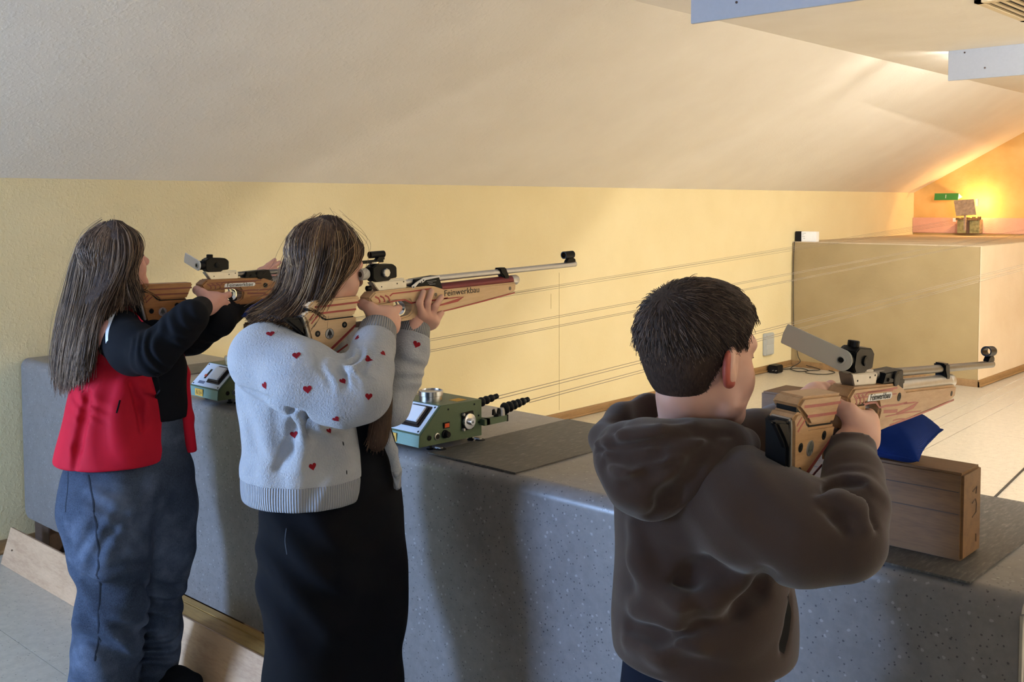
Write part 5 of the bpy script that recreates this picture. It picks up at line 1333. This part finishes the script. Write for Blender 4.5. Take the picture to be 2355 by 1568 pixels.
    strip(tj, [((-0.985,0.432,1.345),(-3.942,1.728,0.579)), ((-0.985,0.431,1.326),(-3.942,1.723,0.504)), ((-0.986,0.429,1.306),(-3.944,1.715,0.424))], 0.004, Mst, 'pocket_edge', root)
    for fx, fy in ((-3.135,1.481,0.028)[:2], (-3.169,1.669,0.03)[:2]):
        s_ = Vol((fx - 0.17, fy - 0.17, 0.0), (fx + 0.2, fy + 0.2, 0.13), 0.005)
        s_.chain([((fx - 0.03, fy - 0.04, 0.045), 0.042), ((fx + 0.075, fy + 0.03, 0.040), 0.038), ((fx + 0.125, fy + 0.06, 0.036), 0.031)], 0.03); s_.half((0, 0, 0.006), (0, 0, -1))
        vol_obj('shoe', s_, Mslv, root)
    # black top under the jacket
    s2 = Vol((-3.75, 1.2, 0.78), (-2.85, 2.2, 1.36), 0.007)
    s2.chain([((-3.204,1.664,1.161), 0.10), ((-3.172,1.687,1.061), 0.088), ((-3.159,1.69,0.947), 0.078), ((-3.161,1.683,0.869), 0.09)], 0.05); s2.half((0, 0, (-3.088,1.672,0.905)[2]), (0, 0, -1))
    vol_obj('black_top', s2, Mslv, root)
    # jacket
    v = Vol((-3.85, 1.1, 0.70), (-2.80, 2.2, 1.40), 0.0048)
    v.chain([((-3.252,1.597,1.221), 0.075), ((-3.238,1.591,1.151), 0.118), ((-3.222,1.584,1.04), 0.128), ((-3.213,1.57,0.915), 0.146), ((-3.206,1.552,0.777), 0.168), ((-3.205,1.546,0.679), 0.172)], 0.05)
    v.cap((-3.18,1.552,1.186), (-3.301,1.738,1.146), 0.068, 0.07, 0.05)
    v.chain([((-3.209,1.767,1.122), 0.035), ((-3.143,1.767,1.041), 0.022), ((-3.118,1.766,0.898), 0.020), ((-3.101,1.771,0.746), 0.022)], 0.02)
    v.wrinkle((-3.048,1.491,0.923), 0.2, (0.75, 0.5, 0.2), 0.11, 0.005, 1.2, 31); v.wrinkle((-3.154,1.468,1.021), 0.13, (0.4, 0.3, 0.8), 0.06, 0.004, 1.2, 33)
    v.stroke([((-0.973,0.449,1.42),(-3.893,1.795,0.879)), ((-0.976,0.445,1.397),(-3.903,1.78,0.787)), ((-0.979,0.44,1.368),(-3.917,1.758,0.671)), ((-0.981,0.437,1.349),(-3.924,1.746,0.596))], 0.012, -0.005, 0.02, '-')
    v.stroke([((-0.945,0.476,1.43),(-3.779,1.905,0.92)), ((-0.938,0.481,1.409),(-3.751,1.925,0.837)), ((-0.935,0.482,1.384),(-3.742,1.926,0.737))], 0.012, -0.006, 0.02, '-')
    v.half((-3.062,1.495,0.784), (0.0, 0.0, -1), 0.008)
    jk = vol_obj('jacket', v, Mredc, root, 2)
    a = Vol((-3.7, 1.1, 0.95), (-2.75, 2.4, 1.42), 0.0048)
    a.chain([((-3.151,1.552,1.194), 0.080), ((-3.017,1.538,1.159), 0.075), ((-2.901,1.536,1.156), 0.062)], 0.035)
    a.chain([((-2.901,1.536,1.156), 0.062), ((-2.866,1.601,1.226), 0.054), ((-2.857,1.639,1.263), 0.046), ((-3.085,1.806,1.263), 0.038)], 0.03)
    a.wrinkle((-2.861,1.52,1.179), 0.10, (0.8, 0.5, 0.4), 0.035, 0.0055, 1.0, 41); a.wrinkle((-2.821,1.589,1.241), 0.09, (0.7, 0.6, 0.5), 0.04, 0.003, 1.0, 42)
    e_ = A3((-3.085,1.811,1.266)); n_ = nrm_(e_ - A3((-2.857,1.639,1.263)))
    a.half(e_ + n_ * 0.012, n_, 0.008)
    s1 = vol_obj('sleeve', a, Mslv, root, 1)
    l2 = Vol((-3.75, 1.5, 1.0), (-2.9, 2.55, 1.42), 0.0055)
    l2.chain([((-3.295,1.743,1.153), 0.085), ((-3.18,1.824,1.166), 0.066), ((-3.117,1.886,1.214), 0.054), ((-3.22,2.054,1.259), 0.044), ((-3.22,2.098,1.294), 0.036)], 0.03)
    l2.wrinkle((-3.086,1.818,1.2), 0.12, (0.7, 0.6, 0.5), 0.05, 0.005, 1.0, 44)
    vol_obj('sleeve', l2, Mslv, root, 1)
    tj2 = bvh([jk, s1])
    strip(tj2, [((-0.955,0.472,1.506),(-3.82,1.889,1.226)), ((-0.959,0.468,1.499),(-3.835,1.873,1.194)), ((-0.961,0.465,1.489),(-3.844,1.862,1.158)), ((-0.963,0.463,1.48),(-3.85,1.853,1.121)), ((-0.963,0.463,1.469),(-3.85,1.85,1.077))], 0.016, plain('white_reflective_tape', '#d6d8de', 0.5), 'shoulder_stripe', root)
    strip(tj2, [((-0.966,0.462,1.505),(-3.862,1.849,1.221)), ((-0.967,0.46,1.496),(-3.869,1.841,1.184)), ((-0.969,0.458,1.486),(-3.875,1.833,1.146)), ((-0.97,0.457,1.477),(-3.878,1.826,1.108)), ((-0.97,0.456,1.468),(-3.879,1.823,1.071))], 0.050, m_cloth('maroon_panel', '#4a0f18', '#3a0b13', 0.8), 'shoulder_panel', root)  # maroon band across the shoulder, darker than the jacket
    strip(tj2, [((-0.926,0.494,1.439),(-3.704,1.977,0.957)), ((-0.923,0.496,1.413),(-3.691,1.982,0.853)), ((-0.919,0.497,1.384),(-3.677,1.987,0.736)), ((-0.916,0.497,1.349),(-3.665,1.988,0.596))], 0.009, Mslv, 'front_zip', root, 0.003)
    strip(tj2, [((-0.951,0.469,1.413),(-3.806,1.875,0.854)), ((-0.952,0.467,1.407),(-3.81,1.87,0.829)), ((-0.953,0.466,1.401),(-3.814,1.864,0.804))], 0.005, Mslv, 'pocket_zip', root)
    strip(tj2, [((-0.947,0.479,1.504),(-3.789,1.917,1.216)), ((-0.943,0.482,1.497),(-3.773,1.93,1.187)), ((-0.938,0.487,1.488),(-3.752,1.947,1.15))], 0.007, Mredc, 'collar_edge', root, 0.004)
    # hair
    Mh = m_hair('long_brown_hair', '#33271f', '#6b5546', '#a88b70'); Mc = m_core('long_hair_mass', '#4a392f', '#2e221c')
    gs = [
        [(-3.212,1.602,1.538), (-3.192,1.633,1.517), (-3.174,1.648,1.483), (-3.156,1.634,1.443), (-3.144,1.601,1.403), (-3.135,1.593,1.362), (-3.123,1.602,1.325), (-3.115,1.606,1.292)],
        [(-3.207,1.594,1.541), (-3.167,1.608,1.513), (-3.139,1.611,1.472), (-3.13,1.595,1.424), (-3.135,1.58,1.37), (-3.122,1.581,1.322), (-3.113,1.587,1.281)],
        [(-3.201,1.585,1.543), (-3.153,1.587,1.507), (-3.126,1.58,1.453), (-3.129,1.566,1.391), (-3.137,1.549,1.344), (-3.136,1.533,1.301), (-3.125,1.513,1.265)],
        [(-3.206,1.582,1.544), (-3.158,1.568,1.501), (-3.131,1.553,1.426), (-3.133,1.533,1.359), (-3.12,1.486,1.294), (-3.113,1.453,1.237), (-3.121,1.441,1.163), (-3.134,1.438,1.111)],
        [(-3.212,1.576,1.544), (-3.174,1.553,1.494), (-3.15,1.528,1.413), (-3.154,1.512,1.338), (-3.126,1.471,1.268), (-3.108,1.442,1.205), (-3.114,1.432,1.138), (-3.127,1.43,1.081)],
        [(-3.227,1.575,1.544), (-3.203,1.539,1.493), (-3.188,1.513,1.412), (-3.188,1.494,1.331), (-3.165,1.461,1.253), (-3.143,1.435,1.175), (-3.147,1.426,1.109), (-3.16,1.423,1.043)],
        [(-3.245,1.572,1.542), (-3.243,1.529,1.493), (-3.238,1.501,1.411), (-3.236,1.482,1.322), (-3.226,1.458,1.235), (-3.223,1.441,1.154), (-3.231,1.435,1.085), (-3.236,1.433,1.02)],
        [(-3.273,1.573,1.539), (-3.301,1.53,1.494), (-3.308,1.504,1.415), (-3.306,1.486,1.325), (-3.307,1.464,1.228), (-3.309,1.449,1.145), (-3.31,1.443,1.069), (-3.31,1.445,1.005)],
        [(-3.306,1.583,1.536), (-3.362,1.541,1.49), (-3.38,1.519,1.412), (-3.392,1.501,1.319), (-3.395,1.477,1.22), (-3.4,1.466,1.135), (-3.393,1.461,1.065), (-3.379,1.462,0.997)],
        [(-3.34,1.606,1.532), (-3.403,1.572,1.481), (-3.429,1.555,1.401), (-3.441,1.536,1.307), (-3.444,1.513,1.206), (-3.448,1.502,1.12), (-3.435,1.496,1.042)],
    ]
    hv2 = Vol((-3.75, 1.2, 1.0), (-2.95, 1.85, 1.62), 0.0048); T = hv.T
    hv2.ell(T(0, -0.016, 0.042), (0.0725, 0.0895, 0.0755), Rm, 0.01); SOL = (T(0, -0.016, 0.042), (0.0780, 0.0955, 0.0800), Rm)
    hair_core(hv2, gs, 0.013, 0.008, 0.02, 3, 0.017, hc)
    FC = [(T(0.01, 0.098, -0.03), (0.075, 0.055, 0.085), Rm)]
    for f_ in FC: hv2.ell(f_[0], f_[1], f_[2], 0.008, '-')
    vol_obj('hair', hv2, Mc, root)
    hair_strands(gs, 4000, 'hair_strands', Mh, root, (0.0014, 0.0007), 0.0065, 0.012, hc, 20, 0.005, 13, 1.6, FC, SOL)
    hair_strands(gs[3:], 70, 'loose_strands', Mh, root, (0.0006, 0.0003), 0.016, 0.0, hc, 16, 0.010, 19, 1.6)
    return root
person_jacket()

# ---------------------------------------------------------------- person in the brown hoodie
def person_hoodie():
    root = thing('person', 'short-haired person in a brown hoodie, bent over a rifle resting on the sandbag', 'person', (0, 0, 0), 'shooters at the counter')
    Mhd = m_cloth('brown_fleece', '#433530', '#3b2e2a', 0.95, 650, 0.3, 5, 0.25)
    Mnv = m_cloth('navy_trousers', '#141b2e', '#0f1524', 0.9, 700, 0.2)
    s = 1.11; hc = (-0.968, 1.505, 1.336); Rm = head_rot(11, 2, 1)
    hv = head_vol(hc, Rm, s, (-0.987,1.515,1.201), 0.050)
    b = Vol((-1.45, 1.1, -0.01), (-0.45, 2.35, 1.3), 0.008)
    b.chain([((-0.987,1.515,1.201), 0.05), ((-0.986,1.513,1.164), 0.08), ((-0.976,1.513,1.051), 0.095), ((-0.966,1.512,0.901), 0.095), ((-0.962,1.508,0.788), 0.115)], 0.05)
    b.cap((-0.896,1.459,1.156), (-1.081,1.587,1.135), 0.045, 0.045, 0.04)
    b.chain([((-0.896,1.459,1.156), 0.042), ((-0.689,1.482,1.088), 0.034), ((-0.75,1.623,1.208), 0.024)], 0.03)
    b.chain([((-1.081,1.587,1.135), 0.042), ((-1.008,1.765,1.153), 0.034), ((-1.009,1.958,1.184), 0.023)], 0.03)
    b.chain([((-0.945,1.441,0.779), 0.08), ((-0.938,1.428,0.518), 0.055), ((-0.94,1.429,0.182), 0.04), ((-0.935,1.448,0.05), 0.035)], 0.04)
    b.chain([((-0.986,1.589,0.713), 0.08), ((-0.977,1.579,0.454), 0.055), ((-0.967,1.567,0.164), 0.04), ((-0.965,1.594,0.05), 0.035)], 0.04)
    lh = finger_hand((-1.011,1.956,1.181), [(-1.014,1.996,1.193), (-1.015,2.023,1.201)],
        [[(-1.014,2.038,1.211), (-1.003,2.048,1.214), (-0.987,2.048,1.208)], [(-1.017,2.062,1.207), (-1.003,2.076,1.215), (-0.986,2.077,1.207)],
         [(-1.024,2.082,1.199), (-1.013,2.106,1.204), (-0.998,2.107,1.197)], [(-1.037,2.097,1.191), (-1.03,2.118,1.195), (-1.02,2.126,1.188)]],
        [(-0.999,1.982,1.19), (-0.988,1.993,1.197), (-0.981,2.012,1.198)])
    rh = right_hand(RIF3, (-0.752,1.624,1.205))
    vol_obj('body', [hv, b, lh, rh], Mskin, root)
    face_bits(hv.T, Rm, s, root)
    T = hv.T
    for q in (1, -1):
        ev = Vol(T(q * 0.076, -0.008, 0) - 0.05, T(q * 0.076, -0.008, 0) + 0.05, 0.002)
        E3 = Rm @ A3([[math.cos(0.55), -q * math.sin(0.55), 0], [q * math.sin(0.55), math.cos(0.55), 0], [0, 0, 1]])
        ev.ell(T(q * 0.0775, -0.020, -0.002), A3((0.0070, 0.0165, 0.0275)) * s, E3, 0.0)
        ev.ell(T(q * 0.0855, -0.013, -0.001), A3((0.005, 0.0105, 0.019)) * s, E3, 0.006, '-')
        ev.ball(T(q * 0.0745, -0.011, -0.024), 0.0085 * s, 0.008)
        vol_obj('ear', ev, m_skin('ear_skin', '#a24a3d', '#b05c50'), root)  # darker red than the face: shade on the ear is in the colour
    # trousers
    d = Vol((-1.5, 1.05, 0.02), (-0.5, 2.1, 0.98), 0.008)
    d.chain([((-0.967,1.508,0.848), 0.128), ((-0.963,1.503,0.736), 0.13)], 0.05)
    d.chain([((-0.949,1.435,0.75), 0.095), ((-0.941,1.426,0.525), 0.078), ((-0.94,1.428,0.168), 0.07)], 0.05)
    d.chain([((-0.985,1.588,0.682), 0.095), ((-0.977,1.579,0.454), 0.078), ((-0.966,1.566,0.141), 0.07)], 0.05)
    d.half((0, 0, 0.04), (0, 0, -1)); vol_obj('trousers', d, Mnv, root)
    for fx, fy in ((-0.94,1.428,0.168)[:2], (-0.966,1.566,0.141)[:2]):
        s_ = Vol((fx - 0.16, fy - 0.16, 0.0), (fx + 0.16, fy + 0.22, 0.13), 0.006)
        s_.chain([((fx - 0.01, fy - 0.05, 0.042), 0.04), ((fx + 0.03, fy + 0.08, 0.038), 0.036), ((fx + 0.045, fy + 0.12, 0.034), 0.03)], 0.03); s_.half((0, 0, 0.006), (0, 0, -1))
        vol_obj('shoe', s_, Mnv, root)
    # hoodie
    v = Vol((-1.45, 1.05, 0.78), (-0.42, 2.35, 1.30), 0.0042)
    v.chain([((-0.989,1.51,1.164), 0.085), ((-0.978,1.502,1.107), 0.118), ((-0.971,1.505,1.047), 0.120), ((-0.962,1.508,0.98), 0.130), ((-0.956,1.508,0.905), 0.142), ((-0.953,1.507,0.845), 0.140), ((-0.954,1.499,0.756), 0.134)], 0.05)
    v.cap((-0.915,1.469,1.158), (-1.072,1.581,1.137), 0.060, 0.062, 0.05)
    v.chain([((-0.893,1.447,1.138), 0.085), ((-0.815,1.436,1.116), 0.084), ((-0.738,1.445,1.1), 0.074), ((-0.683,1.468,1.096), 0.056)], 0.04)
    v.chain([((-0.683,1.468,1.096), 0.056), ((-0.69,1.513,1.138), 0.048), ((-0.715,1.56,1.172), 0.042), ((-0.747,1.617,1.194), 0.036), ((-0.752,1.623,1.215), 0.036)], 0.025)
    v.chain([((-1.081,1.587,1.135), 0.07), ((-1.049,1.699,1.145), 0.056), ((-1.006,1.767,1.15), 0.050), ((-1.004,1.851,1.156), 0.042), ((-1.008,1.945,1.177), 0.034)], 0.03)
    v.stroke([((-0.458,0.922,1.32),(-1.831,3.686,0.479)), ((-0.45,0.929,1.328),(-1.802,3.716,0.513)), ((-0.438,0.941,1.334),(-1.753,3.762,0.537)), ((-0.426,0.952,1.333),(-1.704,3.808,0.532))], 0.008, 0.0, 0.010, '-')
    v.stroke([((-0.454,0.924,1.309),(-1.817,3.696,0.438)), ((-0.443,0.933,1.299),(-1.773,3.734,0.396)), ((-0.437,0.939,1.284),(-1.747,3.754,0.337))], 0.009, 0.0, 0.012, '-')
    v.stroke([((-0.433,0.944,1.316),(-1.733,3.776,0.462)), ((-0.424,0.952,1.307),(-1.695,3.809,0.429)), ((-0.416,0.958,1.288),(-1.665,3.831,0.354))], 0.008, 0.0, 0.010, '-')
    v.stroke([((-0.456,0.923,1.315),(-1.824,3.691,0.459)), ((-0.442,0.936,1.316),(-1.769,3.742,0.462)), ((-0.43,0.947,1.307),(-1.719,3.786,0.429)), ((-0.422,0.952,1.288),(-1.69,3.808,0.354))], 0.011, -0.003, 0.014, '+')
    v.stroke([((-0.49,0.886,1.246),(-1.96,3.544,0.183)), ((-0.496,0.879,1.232),(-1.984,3.518,0.13)), ((-0.512,0.863,1.214),(-2.049,3.452,0.055)), ((-0.536,0.84,1.201),(-2.145,3.359,0.005)), ((-0.57,0.808,1.193),(-2.278,3.233,-0.028))], 0.013, -0.004, 0.022, '-')
    v.stroke([((-0.51,0.867,1.241),(-2.04,3.468,0.163)), ((-0.528,0.849,1.218),(-2.11,3.396,0.072)), ((-0.552,0.826,1.21),(-2.207,3.304,0.039)), ((-0.579,0.8,1.212),(-2.317,3.201,0.047))], 0.018, -0.006, 0.03, '+')
    v.stroke([((-0.529,0.851,1.258),(-2.116,3.403,0.23)), ((-0.544,0.836,1.241),(-2.175,3.343,0.164)), ((-0.565,0.815,1.233),(-2.259,3.262,0.131))], 0.012, -0.004, 0.025, '-')
    v.stroke([((-0.585,0.801,1.291),(-2.338,3.205,0.364)), ((-0.579,0.804,1.258),(-2.318,3.215,0.231)), ((-0.571,0.81,1.228),(-2.283,3.238,0.114)), ((-0.552,0.826,1.212),(-2.207,3.304,0.047))], 0.014, -0.004, 0.03, '+')
    v.stroke([((-0.584,0.793,1.183),(-2.338,3.174,-0.069)), ((-0.563,0.813,1.174),(-2.251,3.252,-0.103)), ((-0.538,0.836,1.178),(-2.154,3.344,-0.087))], 0.014, -0.005, 0.03, '+')
    v.stroke([((-0.585,0.794,1.195),(-2.34,3.176,-0.019)), ((-0.566,0.811,1.186),(-2.265,3.243,-0.056)), ((-0.542,0.834,1.189),(-2.168,3.334,-0.045))], 0.010, -0.003, 0.02, '-')
    v.stroke([((-0.474,0.9,1.224),(-1.895,3.599,0.096)), ((-0.474,0.898,1.203),(-1.894,3.593,0.012)), ((-0.476,0.894,1.178),(-1.903,3.577,-0.088)), ((-0.477,0.893,1.17),(-1.908,3.57,-0.121))], 0.008, -0.001, 0.008, '-')
    v.wrinkle((-0.895,1.389,0.942), 0.18, (0.25, -0.3, 1), 0.085, 0.0045, 1.2, 51); v.wrinkle((-0.676,1.474,1.176), 0.07, (0.1, 0.2, 1), 0.03, 0.003, 1.0, 52)
    v.wrinkle((-0.8,1.384,1.151), 0.14, (0.6, 0.4, 0.7), 0.10, 0.003, 1.2, 53)
    v.half((-1.018,1.445,0.834), (0, 0, -1), 0.01)
    v.ell(A3((-0.987,1.515,1.209)), (0.060, 0.060, 0.07), None, 0.02, '-')
    cs_, ce_ = A3((-0.742,1.61,1.181)), A3((-0.752,1.625,1.203)); n_ = nrm_(ce_ - cs_)
    X, Y, Z = v._pts((slice(None),) * 3)
    g = (X - ce_[0]) ** 2 + (Y - ce_[1]) ** 2 + (Z - ce_[2]) ** 2 < 0.09 ** 2
    v.F = np.where(g, np.maximum(v.F, (X - ce_[0]) * n_[0] + (Y - ce_[1]) * n_[1] + (Z - ce_[2]) * n_[2]), v.F).astype(np.float32)
    hd = vol_obj('hoodie', v, Mhd, root, 1)
    # hood lying behind the neck
    h_ = Vol((-1.5, 1.0, 1.0), (-0.6, 1.85, 1.36), 0.0042)
    Ri = A3([(0.73, -0.68, 0), (0.68, 0.73, 0), (0, 0, 1)])
    h_.chain([((-1.054,1.37,1.199), 0.026), ((-1.015,1.365,1.193), 0.046), ((-0.956,1.378,1.187), 0.056), ((-0.912,1.413,1.198), 0.052), ((-0.886,1.459,1.207), 0.036), ((-0.879,1.506,1.205), 0.022)], 0.03)
    h_.chain([((-1.015,1.35,1.174), 0.036), ((-0.976,1.346,1.15), 0.044), ((-0.955,1.354,1.126), 0.030)], 0.03)
    h_.cap((-0.96,1.36,1.182), (-0.923,1.38,1.17), 0.06, 0.05, 0.04)
    h_.chain([((-1.075,1.378,1.207), 0.024), ((-1.088,1.45,1.224), 0.026), ((-1.084,1.522,1.233), 0.024), ((-1.079,1.568,1.231), 0.020)], 0.02)
    h_.chain([((-0.879,1.506,1.203), 0.022), ((-0.932,1.566,1.197), 0.020), ((-0.986,1.597,1.2), 0.018)], 0.02)
    h_.ell(A3((-0.991,1.5,1.241)), (0.088, 0.084, 0.062), Ri, 0.015, '-')
    h_.stroke([((-0.615,0.779,1.364),(-2.458,3.115,0.655)), ((-0.597,0.795,1.368),(-2.388,3.182,0.672)), ((-0.57,0.821,1.374),(-2.279,3.285,0.698)), ((-0.545,0.844,1.379),(-2.182,3.377,0.718)), ((-0.521,0.867,1.378),(-2.084,3.468,0.714))], 0.0065, 0.0, 0.010, '-')
    h_.stroke([((-0.615,0.779,1.371),(-2.459,3.116,0.685)), ((-0.597,0.796,1.377),(-2.389,3.183,0.708)), ((-0.57,0.822,1.384),(-2.28,3.287,0.735)), ((-0.546,0.845,1.388),(-2.183,3.378,0.751))], 0.008, -0.001, 0.010, '+')
    h_.stroke([((-0.533,0.855,1.372),(-2.132,3.421,0.689)), ((-0.547,0.84,1.345),(-2.189,3.36,0.581)), ((-0.562,0.825,1.32),(-2.247,3.299,0.481)), ((-0.573,0.813,1.301),(-2.293,3.25,0.406))], 0.010, -0.002, 0.02, '-')
    h_.stroke([((-0.593,0.797,1.333),(-2.371,3.187,0.531)), ((-0.578,0.811,1.341),(-2.311,3.246,0.565)), ((-0.56,0.829,1.349),(-2.239,3.315,0.598))], 0.010, -0.003, 0.02, '-')
    h_.stroke([((-0.607,0.785,1.354),(-2.429,3.139,0.615)), ((-0.59,0.8,1.353),(-2.361,3.202,0.611)), ((-0.569,0.821,1.358),(-2.277,3.282,0.631))], 0.008, -0.001, 0.014, '-')
    h_.wrinkle((-0.932,1.32,1.201), 0.12, (0.4, 0.1, 1), 0.055, 0.004, 1.3, 61)
    vol_obj('hood', h_, Mhd, root, 1)
    strip(bvh([hd]), [((-0.475,0.898,1.225),(-1.901,3.593,0.099)), ((-0.475,0.898,1.209),(-1.899,3.59,0.037)), ((-0.475,0.896,1.195),(-1.902,3.584,-0.021)), ((-0.477,0.893,1.18),(-1.908,3.573,-0.079)), ((-0.478,0.891,1.17),(-1.913,3.566,-0.121))], 0.012, plain('pocket_shadow_cloth', '#0f0c0b', 0.95), 'pocket_opening', root, 0.001)  # dark strip painted in for the shade inside the pocket slit
    # short hair
    Mh = m_hair('short_dark_hair', '#2e231e', '#55433a', '#836c5d'); Mc = m_core('short_hair_mass', '#44352e', '#302520')
    c_ = Vol(A3(hc) - 0.2, A3(hc) + 0.2, 0.0034)
    c_.ell(T(0, -0.014, 0.043), A3((0.077, 0.094, 0.082)) * s, Rm, 0.01)
    c_.ell(T(0, 0.028, 0.060), A3((0.064, 0.058, 0.058)) * s, Rm, 0.03)
    c_.ell(T(0, -0.036, -0.006), A3((0.057, 0.049, 0.062)) * s, Rm, 0.03)
    c_.ell(T(0.075, 0.030, -0.042), A3((0.055, 0.062, 0.062)) * s, Rm, 0.012, '-'); c_.ell(T(-0.075, 0.030, -0.042), A3((0.055, 0.062, 0.062)) * s, Rm, 0.012, '-')
    c_.ell(T(0.015, 0.103, -0.020), A3((0.088, 0.074, 0.086)) * s, Rm, 0.012, '-')
    c_.ell(T(0.070, 0.078, 0.012), A3((0.046, 0.046, 0.050)) * s, Rm, 0.010, '-')
    c_.half(T(0, -0.05, -0.052), Rm @ A3((0, 0.25, -1)), 0.012)
    vol_obj('hair', c_, Mc, root)
    V_, Q_ = c_.mesh(0); rng = np.random.RandomState(5)
    N_ = 6500; pick = V_[rng.randint(0, len(V_), N_)]
    loc = ((pick - A3(hc)) @ Rm) / s
    outn = loc - A3((0, -0.01, 0.02)); outn /= np.linalg.norm(outn, axis=1, keepdims=True)
    cr = A3((0.0, -0.075, 0.095)); away = loc - cr; tang = away - outn * (away * outn).sum(1, keepdims=True); tang /= np.linalg.norm(tang, axis=1, keepdims=True) + 1e-6
    ln = np.where(loc[:, 2] > 0.03, 0.021, 0.008) * rng.uniform(0.7, 1.2, N_)
    tang = tang + rng.normal(0, 0.11, tang.shape)
    kk = 5; tt = np.linspace(0, 1, kk)[None, :, None]
    paths = loc[:, None, :] - outn[:, None, :] * 0.003 + tang[:, None, :] * ln[:, None, None] * tt - outn[:, None, :] * (ln ** 2 / 0.19)[:, None, None] * tt ** 2 + outn[:, None, :] * (0.0030 * np.sin(tt * 2.6)) * np.where(loc[:, 2] > 0.03, 1.0, 0.6)[:, None, None]
    keep = ((((paths[:, -1] - A3((0.015, 0.103, -0.020))) / A3((0.085, 0.071, 0.083))) ** 2).sum(1) > 1) & ((((paths[:, -1] - A3((0.075, 0.030, -0.042))) / A3((0.052, 0.059, 0.060))) ** 2).sum(1) > 1) & ((((paths[:, -1] - A3((0.070, 0.078, 0.012))) / A3((0.044, 0.044, 0.048))) ** 2).sum(1) > 1)
    W_ = A3(hc) + (paths[keep] * s) @ Rm.T
    tubes(W_, 0.0009, 0.0004, np.clip(rng.normal(0.45, 0.28, len(W_)), 0, 1), 'hair_strands', Mh, root)
    return root
person_hoodie()
